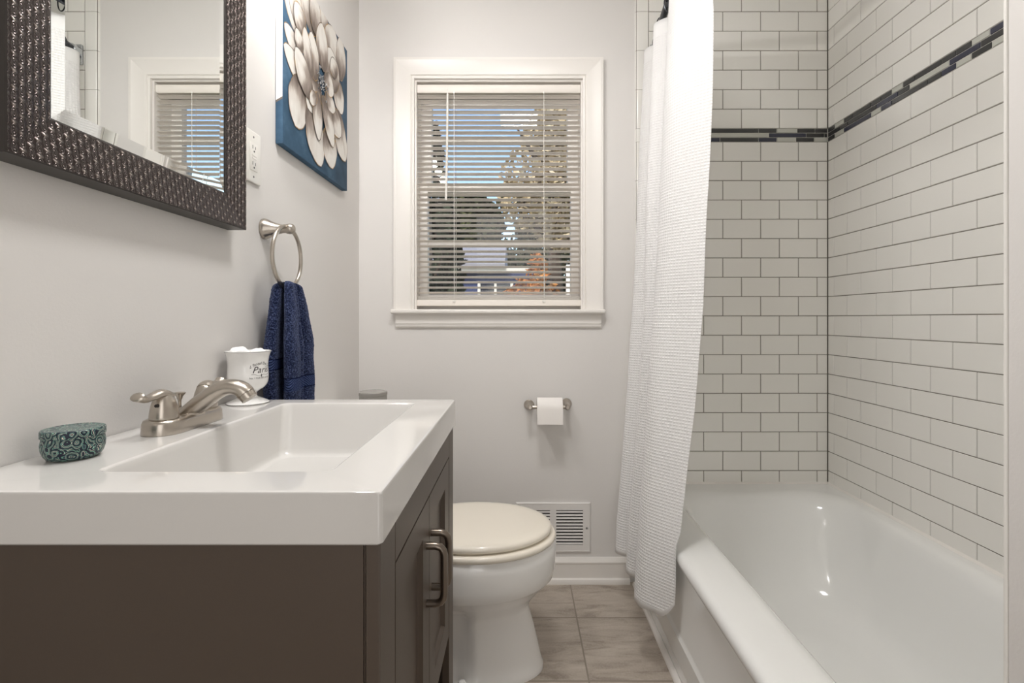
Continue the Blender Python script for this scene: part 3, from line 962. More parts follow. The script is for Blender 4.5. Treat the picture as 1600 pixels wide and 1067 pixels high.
# ------------------------------------------------------------------ air return vent
VX0, VX1, VZ0, VZ1 = -0.012, 0.2885, 0.1235, 0.323
vent = thing('wall_vent', 'white louvred air vent low on the back wall beside the toilet', 'vent', ((VX0 + VX1) / 2, YB, VZ0))
b = MB()
FY = YB - 0.0075
bx = [(0.043, 0.125), (0.150, 0.2585)]   # louver banks
bz0, bz1 = CAMZ - (850 - 498) / 386, CAMZ - (796 - 498) / 386
def plate(x0, x1, z0, z1):
    b.box(x0, x1, FY, YB - 0.0004, z0, z1)
plate(VX0 + .002, VX1 - .002, VZ0 + .002, bz0); plate(VX0 + .002, VX1 - .002, bz1, VZ1 - .002)
plate(VX0 + .002, bx[0][0], bz0, bz1); plate(bx[0][1], bx[1][0], bz0, bz1); plate(bx[1][1], VX1 - .002, bz0, bz1)
frame_sweep(b, (VX0 + .006, VX1 - .006, VZ0 + .006, VZ1 - .006), [(0.0, 0.0076), (0.002, 0.0086), (0.005, 0.0066), (0.0062, 0.0004)], to_w)
obj('face_plate', b, M['vent'], vent, angle=20)
b = MB()
for x0, x1 in bx:
    nl = 11
    for i in range(nl):
        zc = bz0 + (bz1 - bz0) * (i + 0.55) / nl
        b.prism([(FY - 0.0003, zc - 0.0046), (FY + 0.0010, zc - 0.0050), (FY + 0.0060, zc + 0.0008), (FY + 0.0052, zc + 0.0014), (FY + 0.0002, zc - 0.0006)], x0 - 0.001, x1 + 0.001, 'X')
obj('louver_panel', b, M['vent'], vent, angle=30)
b = MB(); b.box(bx[0][0] - .002, bx[1][1] + .002, YB - 0.0006, YB - 0.0002, bz0 - .002, bz1 + .002)
obj('backing', b, M['dark'], vent, smooth=False)
b = MB(); b.lathe([(0.0045, 0.0), (0.004, -0.0016), (0.001, -0.0024)], (0.273, FY, CAMZ - (824 - 498) / 386), 'Y', 14)
obj('screw', b, M['silverline'], vent)

# ------------------------------------------------------------------ toilet paper holder and roll
def at(px, py, d):
    return Vector(((px - 811) * d / 773, d, CAMZ - (py - 498) * d / 773))
YR = YB - 0.078
hp = thing('paper_holder', 'brushed nickel two post toilet paper holder on the back wall', 'paper holder', (0.12, YB, 0.70))
ZR = CAMZ - (636 - 498) * YR / 773
XA, XB_ = (828.5 - 811) * YR / 773, (886.5 - 811) * YR / 773
for xx, dx in ((XA, -0.004), (XB_, -0.002)):
    b = MB()
    xw_ = (826.5 - 811) / 386 if xx == XA else (885 - 811) / 386
    zw = CAMZ - (632 - 498) / 386 if xx == XA else CAMZ - (630 - 498) / 386
    W0 = Vector((xw_, YB - 0.0004, zw)); E = Vector((xx, YR, ZR))
    pts = [W0, W0 + Vector((0, -0.006, 0)), W0 + Vector((0, -0.009, 0)), W0.lerp(E, 0.3), W0.lerp(E, 0.6), W0.lerp(E, 0.88), E + Vector((0, -0.004, 0)), E + Vector((0, -0.010, 0))]
    b.tube(pts, [0.0205, 0.0205, 0.018, 0.0125, 0.0105, 0.0115, 0.011, 0.006], 24, up=(0, 0, 1))
    obj('post', b, M['nickel'], hp)
b = MB(); b.tube([(XA, YR, ZR), (XB_, YR, ZR)], 0.0075, 16)
obj('roller', b, M['nickel'], hp)
RX0, RX1 = (839.5 - 811) * 1.885 / 773, (879.5 - 811) * 1.885 / 773
b = MB()
RR = 0.041
ring_o, ring_i = [], []
prof = [(0.0205, RX0), (RR, RX0), (RR, RX1), (0.0205, RX1), (0.0205, RX0)]
b.lathe(prof, (0, YR, ZR - 0.0045), 'X', 48, cap0=False, cap1=False)
# hanging sheet in front, tangent to the roll
yf = YR - RR - 0.0008
zc = ZR - 0.0045
zb = CAMZ - (663.5 - 498) * yf / 773
path = [(YR - (RR + 0.001) * math.sin(R(a)), zc + (RR + 0.001) * math.cos(R(a))) for a in range(0, 91, 10)]
path += [(yf - 0.001 * math.sin(t * 2.2), zc - (zc - zb) * t) for t in (0.2, 0.4, 0.6, 0.8, 1.0)]
inner = [(y + 0.0007 * (1 if i > 5 else 0.3), z - 0.0006 * (0 if i > 8 else 1)) for i, (y, z) in enumerate(path)]
b.prism(path + inner[::-1], RX0, RX1 + 0.0004, 'X')
tag(obj('toilet_roll', b, M['paper'], angle=40), 'white toilet paper roll with a loose end on the wall holder', 'toilet paper')

# ------------------------------------------------------------------ vanity cabinet
VXF = -0.1505
VY0, VY1 = 0.536, 1.129
VTOP = 0.880
SLB = 0.0585
ZC = VTOP - SLB
van = thing('vanity_cabinet', 'dark brown two door vanity cabinet under the white sink top', 'vanity', ((VXF + XL) / 2, (VY0 + VY1) / 2, 0))
b = MB()
b.box(XL + 0.003, VXF - 0.0182, VY0, VY0 + 0.018, 0.0, ZC - 0.0006)
b.box(VXF - 0.0175, VXF - 0.0163, VY0 + 0.0012, VY0 + 0.018, 0.0, ZC - 0.0006)
b.box(VXF - 0.0158, VXF, VY0, VY0 + 0.066, 0.0, ZC - 0.0006, bev=0.0015)
obj('side_panel', b, M['vanity'], van, angle=20)
b = MB()
b.box(XL + 0.003, VXF - 0.0182, VY1 - 0.018, VY1, 0.0, ZC - 0.0006)
b.box(VXF - 0.0158, VXF, VY1 - 0.064, VY1, 0.0, ZC - 0.0006, bev=0.0015)
obj('side_panel', b, M['vanity'], van, angle=20)
DT, DB = 0.7655, 0.385
b = MB(); b.box(VXF - 0.0158, VXF, VY0 + 0.0668, VY1 - 0.0648, DT + 0.003, ZC - 0.0006, bev=0.001)
obj('top_rail', b, M['vanity'], van, angle=20)
b = MB()
b.box(XL + 0.01, VXF - 0.03, VY0 + 0.018, VY1 - 0.018, 0.14, 0.158)
b.box(XL + 0.01, VXF - 0.024, VY0 + 0.018, VY1 - 0.018, DB - 0.018, DB)
obj('shelf', b, M['vanity'], van, smooth=False)
b = MB(); b.box(XL + 0.003, XL + 0.009, VY0 + 0.018, VY1 - 0.018, 0.1, ZC - 0.0006)
obj('back_panel', b, M['vanity'], van, smooth=False)
def door(y0, y1, hy):
    b = MB()
    st = 0.053
    xo, xi = VXF - 0.0005, VXF - 0.0155
    z0, z1 = DB, DT
    for q in ((y0, y0 + st, z0, z1), (y1 - st, y1, z0, z1), (y0 + st, y1 - st, z0, z0 + st), (y0 + st, y1 - st, z1 - 0.048, z1)):
        b.box(xi, xo, q[0], q[1], q[2], q[3])
    d = obj('door', b, M['vanity'], van, smooth=False)
    b = MB()
    b.box(xi + 0.002, xo - 0.0085, y0 + st, y1 - st, z0 + st, z1 - 0.048)
    frame_sweep(b, (y0 + st, y1 - st, z0 + st, z1 - 0.048), [(-0.006, xo - 0.0085), (-0.002, xo - 0.004), (0.0, xo - 0.0005)], lambda a, z, h: (h, a, z))
    obj('door_panel', b, M['vanity'], d, angle=20)
    b = MB()
    zt, zb_ = 0.6945, 0.6005
    xp = VXF + 0.0285
    pth = [(VXF - 0.001, hy, zt), (VXF + 0.0145, hy, zt), (VXF + 0.0225, hy, zt - 0.0025), (VXF + 0.0268, hy, zt - 0.008), (xp, hy, zt - 0.016), (xp, hy, (zt + zb_) / 2), (xp, hy, zb_ + 0.016), (VXF + 0.0268, hy, zb_ + 0.008), (VXF + 0.0225, hy, zb_ + 0.0025), (VXF + 0.0145, hy, zb_), (VXF - 0.001, hy, zb_)]
    b.tube(pth, 0.0062, 14)
    hd = obj('handle', b, M['pull'], d)
    hd['label'] = 'dark nickel bar handle'
    return d
door(VY0 + 0.0690, 0.8315, 0.8075)
door(0.8345, VY1 - 0.0670, 0.858)

# ------------------------------------------------------------------ vanity top with basin
b = MB()
SX0, SX1, SY0, SY1 = XL + 0.0015, -0.1465, 0.5297, 1.1365
def slab(i, z, r):
    return rrect(SX0, SX1 - i, SY0 + i, SY1 - i, r, z, 8, 16)
bx0, bx1, by0, by1 = -0.518, -0.2265, 0.598, 1.0905
lp = [rrect(bx0 - 0.004, bx1 + 0.004, by0 - 0.004, by1 + 0.004, 0.02, ZC, 8, 16), slab(0.0025, ZC, 0.004), slab(0.0, ZC + 0.0025, 0.005)]
lp += [slab(0.0, VTOP - 0.004, 0.005), slab(0.0012, VTOP - 0.0012, 0.005), slab(0.004, VTOP, 0.005)]
bx0, bx1, by0, by1 = -0.518, -0.2265, 0.598, 1.0905
for i, z, r in ((0.0, VTOP, 0.016), (0.003, VTOP - 0.0010, 0.016), (0.0045, VTOP - 0.0035, 0.016)):
    lp.append(rrect(bx0 + i, bx1 - i, by0 + i, by1 - i, r, z, 8, 16))
for dx0, dx1, dy0, dy1, z, r in ((0.006, 0.0065, 0.008, 0.008, VTOP - 0.012, 0.018), (0.014, 0.015, 0.036, 0.034, VTOP - 0.092, 0.02), (0.0165, 0.018, 0.040, 0.038, VTOP - 0.1, 0.021), (0.021, 0.022, 0.045, 0.043, VTOP - 0.1045, 0.022), (0.028, 0.03, 0.054, 0.052, VTOP - 0.106, 0.022), (0.10, 0.10, 0.16, 0.16, VTOP - 0.110, 0.02)):
    lp.append(rrect(bx0 + dx0, bx1 - dx1, by0 + dy0, by1 - dy1, r, z, 8, 16))
b.loft(lp, 0, False, True)
top = obj('vanity_sink', b, M['counter'], angle=42)
wn_ = top.modifiers.new('normals', 'WEIGHTED_NORMAL'); wn_.keep_sharp = True; wn_.weight = 100
tag(top, 'glossy white vanity top with a rectangular moulded sink basin', 'sink')
b = MB()
b.lathe([(0.0, 0.0035), (0.016, 0.003), (0.021, 0.0008), (0.021, -0.002)], ((bx0 + bx1) / 2, (by0 + by1) / 2, VTOP - 0.1097), 'Z', 28)
obj('drain', b, M['nickel'], top)

# ------------------------------------------------------------------ faucet
FXc, FYc = -0.576, 0.8525
fau = thing('faucet', 'brushed nickel two handle faucet at the back of the vanity sink', 'faucet', (FXc, FYc, VTOP))
b = MB()
def stad(z, hl, hw, cx=FXc):
    return rrect(cx - hw, cx + hw, FYc - hl, FYc + hl, hw * 0.98, z, 12, 8)
z0 = VTOP + 0.0002
b.loft([stad(z0, .080, .030), stad(z0 + .003, .0805, .0305), stad(z0 + .017, .0793, .0295), stad(z0 + .0215, .0775, .0278), stad(z0 + .0235, .073, .0235)], 0)
obj('base_plate', b, M['nickel'], fau, angle=50)
# spout: rounded sweep in the X-Z plane
b = MB()
sp = smooth_path([(-0.592, FYc, z0 + .012), (-0.578, FYc, z0 + .018), (-0.561, FYc, z0 + .030), (-0.5465, FYc, z0 + .041), (-0.524, FYc, z0 + .0575), (-0.5046, FYc, z0 + .0665), (-0.488, FYc, z0 + .067), (-0.4765, FYc, z0 + .0625), (-0.470, FYc, z0 + .0555)], 6)
n_ = len(sp)
rr = []
for i in range(n_):
    t = i / (n_ - 1)
    v, h_ = lerp_table([(0, (.010, .022)), (0.15, (.013, .0225)), (0.35, (.0150, .0195)), (0.55, (.0140, .0175)), (0.75, (.0130, .0165)), (0.9, (.0135, .0155)), (1.0, (.0145, .0150))], t)
    rr.append((v, h_))
b.tube(sp, rr, 24, up=(0, 0, 1))
# foot that blends the spout into the base
b.loft([rrect(-0.597, -0.5475, FYc - w_, FYc + w_, 0.012, z, 6, 4) for z, w_ in ((z0 + .001, .031), (z0 + .012, .027), (z0 + .024, .021), (z0 + .030, .015))])
spout = obj('spout', b, M['nickel'], fau, angle=60)
b = MB()
q = sp[-1]
dirv = (sp[-1] - sp[-3]).normalized()
b.tube([q - dirv * 0.001, q + dirv * 0.0005, q + dirv * 0.010, q + dirv * 0.0105], [0.0125, 0.0138, 0.0134, 0.011], 24)
obj('aerator', b, M['nickel'], spout)
for s in (-1, 1):
    yc = FYc + s * 0.0525
    b = MB()
    prof = [(.0200, .0235), (.0206, .0245), (.0205, .028), (.0192, .039), (.0168, .050), (.0138, .059), (.0100, .0648), (.005, .0672), (.0, .0678)]
    b.lathe(prof, (FXc + 0.002, yc, VTOP), 'Z', 32, cap1=False)
    h = obj('handle', b, M['nickel'], fau, angle=60)
    b = MB()
    pth = smooth_path([(FXc + .004, yc - s * 0.006, VTOP + .060), (FXc + .002, yc + s * 0.006, VTOP + .0655), (FXc, yc + s * 0.022, VTOP + .0625), (FXc - .001, yc + s * 0.036, VTOP + .0605), (FXc - .001, yc + s * 0.048, VTOP + .0640), (FXc - .001, yc + s * 0.0545, VTOP + .0680)], 5)
    nn_ = len(pth)
    rr = []
    for i in range(nn_):
        v, h_ = lerp_table([(0, (.007, .013)), (.25, (.0066, .0115)), (.5, (.0052, .0085)), (.75, (.0065, .0095)), (.93, (.0076, .0105)), (1, (.0035, .006))], i / (nn_ - 1))
        rr.append((v, h_))
    b.tube(pth, rr, 16, up=(0, 0, 1))
    obj('lever', b, M['nickel'], h, angle=60)
    b = MB()
    b.lathe([(.0, .0003), (.0026, .0003), (.0026, -.004)], (FXc + 0.004, yc - .0170, VTOP + .0475), 'Y', 12)
    if s < 0:
        sb = obj('screw_hole', b, M['dark'], h)
    else:
        b.bm.free()
    b = MB()
    b.lathe([(.0190, .0205), (.0200, .0215), (.0200, .0235)], (FXc + 0.002, yc, VTOP), 'Z', 32)
    obj('collar', b, M['frame_side'], fau)
b = MB()
b.lathe([(.0028, .015), (.0028, .046), (.0045, .049), (.0048, .052), (.0092, .0575), (.0094, .059), (.006, .0602), (.0, .0604)], (-0.5985, FYc + 0.02, VTOP - .004), 'Z', 20, cap1=False)
obj('lift_rod', b, M['nickel'], fau)

# ------------------------------------------------------------------ white goblet with cotton
GX, GY = -0.593, 1.083
gob = thing('tumbler', 'white footed porcelain cup printed with French lettering, beside the faucet', 'cup', (GX, GY, VTOP))
prof = [(.040, .0), (.0415, .0015), (.0415, .0035), (.033, .008), (.020, .0145), (.0165, .020), (.020, .0265), (.031, .034), (.038, .043), (.0405, .056), (.0400, .070), (.0395, .085), (.0415, .102), (.0455, .1135), (.0448, .1145), (.0435, .1135), (.0395, .102), (.0375, .085), (.038, .056), (.035, .043), (.02, .036), (.0, .035)]
pf = [(v.x, v.y) for v in smooth_path([(r_, h_, 0) for r_, h_ in prof], 4)]
b = MB()
b.lathe(pf, (GX, GY, VTOP + 0.0003), 'Z', 56, cap1=False)
cup = obj('cup_body', b, M['porcelain'], gob, angle=70)
for nm, r_, h_ in (('rim_line', .0457, .1137), ('foot_line', .0418, .0026)):
    b = MB()
    b.tube([(GX + r_ * math.cos(2 * PI * k / 48), GY + r_ * math.sin(2 * PI * k / 48), VTOP + h_) for k in range(48)], 0.0006, 6, closed=True)
    obj(nm, b, M['silverline'], gob)['label'] = 'thin silver line'
def cup_r(h_):
    best = [p for p in prof[6:14]]
    for (ra, ha), (rb, hb) in zip(best, best[1:]):
        if ha <= h_ <= hb:
            return ra + (rb - ra) * (h_ - ha) / (hb - ha)
    return .04
TH0 = R(-78)     # direction the lettering faces (from the cup axis, around Z)
def lettering(body, size, h_, th_c, shear=0.0, arch=0.0, spacing=1.0):
    cu = bpy.data.curves.new('lettering', 'FONT')
    cu.body = body
    cu.size = size
    cu.shear = shear
    cu.align_x = 'CENTER'
    cu.space_character = spacing
    cu.resolution_u = 3
    tmp = bpy.data.objects.new('lettering_tmp', cu)
    COL.objects.link(tmp)
    bpy.context.view_layer.update()
    me = bpy.data.meshes.new_from_object(tmp.evaluated_get(bpy.context.evaluated_depsgraph_get()))
    bpy.data.objects.remove(tmp)
    bm = bmesh.new(); bm.from_mesh(me); bpy.data.meshes.remove(me)
    bmesh.ops.subdivide_edges(bm, edges=[e for e in bm.edges if e.calc_length() > 0.004], cuts=1)
    for v in bm.verts:
        hh = h_ + v.co.y - arch * v.co.x ** 2
        rr_ = cup_r(hh) + 0.00045
        th = th_c + v.co.x / 0.0405
        v.co = Vector((GX + rr_ * math.cos(th), GY + rr_ * math.sin(th), VTOP + hh))
    return bm
class Wrap: pass
parts = [lettering("L'hotel De La", .0090, .0865, TH0 + 0.96, 0.2, 14.0), lettering('Paris', .0195, .0690, TH0 + 0.96, 0.35, 0.0, 1.05), lettering('No. 1 RUE DE LA PAIX', .0052, .0565, TH0 + 0.96, 0.1)]
b = MB()
for q in parts:
    me = bpy.data.meshes.new('tmp'); q.to_mesh(me); q.free()
    b.bm.from_mesh(me); bpy.data.meshes.remove(me)
# flourish line and small fleur
fl = []
for k in range(25):
    t = k / 24
    xx = -0.021 + 0.042 * t
    hh = 0.0640 + 0.0012 * math.sin(t * 4 * PI) + 0.0022 * abs(2 * t - 1) ** 3
    th = TH0 + 0.96 + xx / 0.0405
    rr_ = cup_r(hh) + 0.0003
    fl.append((GX + rr_ * math.cos(th), GY + rr_ * math.sin(th), VTOP + hh))
b.tube(fl, 0.00028, 6)
th = TH0 + 0.96
rr_ = cup_r(.062) + .0003
cx_, cy_ = GX + rr_ * math.cos(th), GY + rr_ * math.sin(th)
tx, ty = -math.sin(th), math.cos(th)
b.tube([(cx_, cy_, VTOP + .0605), (cx_, cy_, VTOP + .0665)], [0.0009, 0.0004], 8)
b.tube([(cx_ - tx * .0016, cy_ - ty * .0016, VTOP + .0636), (cx_ + tx * .0016, cy_ + ty * .0016, VTOP + .0636)], 0.0005, 8)
ltr = obj('lettering', b, M['ink'], cup, smooth=False, recalc=False)
ltr['label'] = 'black French lettering'
# cotton puffs heaped in the cup
def puff(cx, cy, cz, r, seed, label):
    b = MB()
    bmesh.ops.create_icosphere(b.bm, subdivisions=4, radius=1.0)
    for v in b.bm.verts:
        n = v.co.normalized()
        k = 1 + 0.16 * noise.noise(n * 2.3 + Vector((seed, 0, 0))) + 0.07 * noise.noise(n * 7 + Vector((0, seed, 0)))
        v.co = Vector((cx, cy, cz)) + Vector((n.x * r, n.y * r, n.z * r * 0.8)) * k
    tag(obj('cotton_ball', b, M['cotton']), label, 'cotton ball', 'cotton balls in the cup')
puff(GX - .013, GY - .012, VTOP + .107, .0215, 1.0, 'white cotton ball heaped higher at the left of the footed cup')
puff(GX + .019, GY + .004, VTOP + .105, .0190, 4.0, 'smaller white cotton ball at the right of the footed cup')

# ------------------------------------------------------------------ paisley tin
CX, CY = -0.5955, 0.6615
tin = thing('candle_tin', 'round lidded tin with teal and navy paisley print on the vanity top', 'tin', (CX, CY, VTOP))
b = MB()
b.lathe([(.024, .0), (.0275, .0015), (.0308, .006), (.0330, .013), (.0336, .020), (.0326, .027), (.0320, .030)], (CX, CY, VTOP + .0002), 'Z', 56)
obj('tin_body', b, M['paisley'], tin, angle=60)
b = MB()
b.lathe([(.0334, .0295), (.0338, .030), (.0338, .0375), (.0330, .0392), (.0305, .0398), (.0292, .0392), (.016, .0395), (.0, .0396)], (CX, CY, VTOP + .0002), 'Z', 56, cap1=False)
obj('lid', b, M['paisley'], tin, angle=60)

# ------------------------------------------------------------------ towel ring and towel
TRY, TRZ = 1.256, 1.293
tr_ = thing('towel_ring', 'brushed nickel towel ring mounted on the left wall', 'towel ring', (XL, TRY, TRZ))
b = MB()
pf = [(.0255, 0.0005), (.0262, .004), (.0245, .010), (.0185, .022), (.0135, .036), (.0108, .048), (.0105, .056), (.0125, .060), (.0135, .066), (.0125, .073), (.008, .078), (.0, .0795)]
b.lathe([(r_, h_) for r_, h_ in pf], (XL, TRY, TRZ), 'X', 32, cap1=False)
obj('post', b, M['nickel'], tr_, angle=50)
b = MB()
RXr = XL + 0.060
RRr = 0.0775
RZ = TRZ - 0.072
b.tube([(RXr, TRY + RRr * math.cos(2 * PI * k / 64), RZ + RRr * math.sin(2 * PI * k / 64)) for k in range(64)], 0.0052, 14, closed=True)
obj('ring', b, M['nickel'], tr_, angle=80)

full = [(-.634, 1.25), (-.630, 1.222), (-.620, 1.203), (-.605, 1.196), (-.595, 1.203), (-.594, 1.225), (-.601, 1.262), (-.594, 1.268), (-.584, 1.236), (-.577, 1.213), (-.567, 1.203), (-.555, 1.206), (-.549, 1.224), (-.551, 1.246), (-.557, 1.258), (-.554, 1.270), (-.563, 1.284), (-.584, 1.290), (-.604, 1.304), (-.586, 1.314), (-.568, 1.334), (-.563, 1.360), (-.574, 1.376), (-.592, 1.380), (-.612, 1.370), (-.628, 1.340), (-.634, 1.30)]
narrow = []
cx_, cy_ = RXr, TRY + 0.004
for i, (x, y) in enumerate(full):
    narrow.append((cx_ + (x + .592) * 0.52, cy_ + (y - 1.285) * 0.50))
fs = smooth_path([(x, y, 0) for x, y in full], 8, closed=True)
ns = smooth_path([(x, y, 0) for x, y in narrow], 8, closed=True)
NP = len(fs)
b = MB()
zt, zbm = RZ - RRr + 0.017, 0.792
NH = 150
loops = []
for i in range(NH + 1):
    t = i / NH
    z = zt + (zbm - zt) * t
    w_ = min(1.0, (t / 0.46)) ** 0.72
    shrink = 1.0 if t > 0.035 else math.sqrt(max(0.03, 1 - (1 - t / 0.035) ** 2))
    lpv = []
    for k in range(NP):
        x = ns[k].x + (fs[k].x - ns[k].x) * w_
        y = ns[k].y + (fs[k].y - ns[k].y) * w_
        cxx, cyy = cx_ + (-.592 - cx_) * w_, cy_ + (1.285 - cy_) * w_
        x = cxx + (x - cxx) * (0.25 + 0.75 * shrink)
        y = cyy + (y - cyy) * (0.55 + 0.45 * shrink)
        sag = 0.010 * (1 - w_) * abs((k / NP) - 0.5)
        pz = z - sag
        x += 0.003 * noise.noise(Vector((k * 0.06, z * 14, 2)))
        y += 0.003 * noise.noise(Vector((k * 0.06, z * 14, 9)))
        d_ = Vector((x - cxx, y - cyy, 0)).normalized()
        tex = 0.0018 * noise.noise(Vector((x * 260, y * 260, z * 260)))
        x += d_.x * tex; y += d_.y * tex
        x = max(x, XL + 0.004)
        lpv.append(Vector((x, y, pz + (0.004 * noise.noise(Vector((k * 0.08, 0, 4))) if i == NH else 0))))
    loops.append(lpv)
rws = b.loft(loops, 0)
def band(k):
    f_ = k / NP * len(full)
    if f_ < 7.5: return (.941, .964)      # left fold, back panel
    if f_ < 18: return (.889, .917)       # front fold
    return (.885, .912)
b.bm.faces.ensure_lookup_table()
fi = 0
for i in range(NH):
    for k in range(NP):
        fz = zt + (zbm - zt) * (i + 0.5) / NH
        lo, hi_ = band(k)
        f_ = b.bm.faces[fi]; fi += 1
        if lo - 0.0018 < fz < hi_ + 0.0018:
            f_.material_index = 1 if lo < fz < hi_ else 2
tag(obj('hand_towel', b, [M['terry'], M['terry_band'], M['terry_line']], angle=80), 'navy blue terry hand towel draped through the towel ring', 'towel')

# ------------------------------------------------------------------ mirror
MXF, MXI = XL + 0.043, XL + 0.034
MY0, MY1, MZ0, MZ1 = 0.583, 1.0995, 1.262, 1.99
FWd = 0.0665
mir = thing('wall_mirror', 'large mirror in a textured dark bronze frame on the left wall', 'mirror', (XL, (MY0 + MY1) / 2, MZ0))
b = MB()
to_m = lambda a, z, h: (XL + h, a, z)
inner = (MY0 + FWd, MY1 - FWd, MZ0 + FWd, MZ1 - FWd)
frame_sweep(b, inner, [(0.0, 0.022), (0.0, 0.0335), (0.003, 0.035), (FWd - 0.002, 0.043), (FWd, 0.0415), (FWd, 0.001)], to_m, mis=[1, 1, 0, 1, 1])
obj('frame', b, [M['frame'], M['frame_side']], mir, angle=20)
b = MB()
a0, a1, b0, b1 = inner
bw = 0.019
vo = [b.bm.verts.new((XL + 0.0325, a, z)) for a, z in ((a0, b0), (a1, b0), (a1, b1), (a0, b1))]
vi = [b.bm.verts.new((XL + 0.0345, a, z)) for a, z in ((a0 + bw, b0 + bw), (a1 - bw, b0 + bw), (a1 - bw, b1 - bw), (a0 + bw, b1 - bw))]
b.face(vi)
for i in range(4):
    b.face((vo[i], vo[(i + 1) % 4], vi[(i + 1) % 4], vi[i]))
vb = [b.bm.verts.new((XL + 0.030, a, z)) for a, z in ((a0, b0), (a1, b0), (a1, b1), (a0, b1))]
b.face(vb)
for i in range(4):
    b.face((vo[i], vo[(i + 1) % 4], vb[(i + 1) % 4], vb[i]))
obj('mirror_glass', b, M['mirror'], mir, smooth=False)

# ------------------------------------------------------------------ outlet
OY, OZ = 1.196, 1.456
out = thing('wall_outlet', 'white two socket wall outlet between the mirror and the canvas', 'outlet', (XL, OY, OZ - 0.062))
b = MB()
b.box(XL + 0.0004, XL + 0.0062, OY - 0.035, OY + 0.035, OZ - 0.0625, OZ + 0.0625, bev=0.003, seg=3)
obj('cover_plate', b, M['plastic'], out)
b = MB()
b.box(XL + 0.005, XL + 0.0078, OY - 0.0168, OY + 0.0168, OZ - 0.0335, OZ + 0.0335, bev=0.001)
b.box(XL + 0.0075, XL + 0.0086, OY - 0.009, OY + 0.009, OZ + 0.0012, OZ + 0.0055, bev=0.0004)
b.box(XL + 0.0075, XL + 0.0086, OY - 0.009, OY + 0.009, OZ - 0.0055, OZ - 0.0012, bev=0.0004)
rec = obj('receptacle', b, M['plastic'], out)
for s in (-1, 1):
    b = MB()
    zc = OZ + s * 0.0195
    b.box(XL + 0.0078, XL + 0.0081, OY - 0.0072, OY - 0.0054, zc - 0.001, zc + 0.0075)
    b.box(XL + 0.0078, XL + 0.0081, OY + 0.0054, OY + 0.0070, zc - 0.0005, zc + 0.0065)
    b.lathe([(.0024, 0), (.0024, .0003)], (XL + 0.0078, OY, zc - 0.0065), 'X', 12)
    obj('slot', b, M['ink'], rec, smooth=False)
for s in (-1, 1):
    b = MB(); b.lathe([(.0028, 0), (.0024, .001)], (XL + 0.0062, OY, OZ + s * 0.048), 'X', 12)
    obj('screw', b, M['silverline'], out)

# ------------------------------------------------------------------ canvas painting
KX = XL + 0.0205
KY0, KY1, KZ0, KZ1 = 1.3145, 1.806, 1.531, 2.043
can = thing('canvas_painting', 'square canvas painted with a large white flower on blue, on the left wall', 'painting', (XL, (KY0 + KY1) / 2, KZ0))
b = MB()
b.box(XL + 0.0006, KX, KY0, KY1, KZ0, KZ1, bev=0.0015)
cv = obj('canvas', b, M['canvas_blue'], can, angle=30)
def onc(zx, zy):
    """a spot on the canvas face, as (Y, Z)"""
    px, py = 380 + zx / 3.335, zy / 3.335
    d = -KX * 773 / (811 - px)
    return Vector((d, CAMZ + (498 - py) * d / 773))
petals = [  # base, tip, half width (measured along the canvas), layer
    ((330, 240), (212, -60), 40, 0), ((320, 210), (240, -90), 42, 0), ((375, 190), (300, -110), 36, 0), ((400, 200), (365, -70), 36, 0), ((430, 190), (395, 20), 34, 0),
    ((300, 330), (212, 120), 34, 0), ((350, 470), (208, 230), 46, 0), ((310, 420), (268, 655), 50, 0), ((440, 330), (476, 165), 36, 0), ((500, 415), (508, 195), 24, 0),
    ((470, 400), (513, 595), 30, 0), ((345, 520), (402, 868), 46, 0), ((430, 660), (462, 878), 36, 0), ((480, 570), (528, 842), 32, 0), ((390, 420), (330, 560), 40, 0), ((460, 480), (450, 250), 40, 0),
    ((318, 185), (262, 8), 36, 1), ((372, 180), (366, -40), 30, 1), ((412, 370), (404, 122), 29, 1), ((368, 420), (348, 165), 27, 1), ((352, 405), (311, 140), 26, 1), ((296, 280), (268, 145), 23, 1),
    ((352, 512), (263, 245), 40, 1), ((452, 560), (502, 712), 30, 1), ((478, 405), (452, 300), 24, 1),
    ((378, 480), (386, 732), 23, 2), ((404, 498), (462, 768), 25, 2), ((418, 484), (470, 578), 26, 2), ((412, 400), (462, 488), 33, 2), ((372, 500), (338, 528), 18, 2)]
b = MB()
colr = b.bm.loops.layers.color.new('tone')
def clampc(p):
    return Vector((min(max(p.x, KY0 + 0.0008), KY1 - 0.0008), min(max(p.y, KZ0 + 0.0008), KZ1 - 0.0008)))
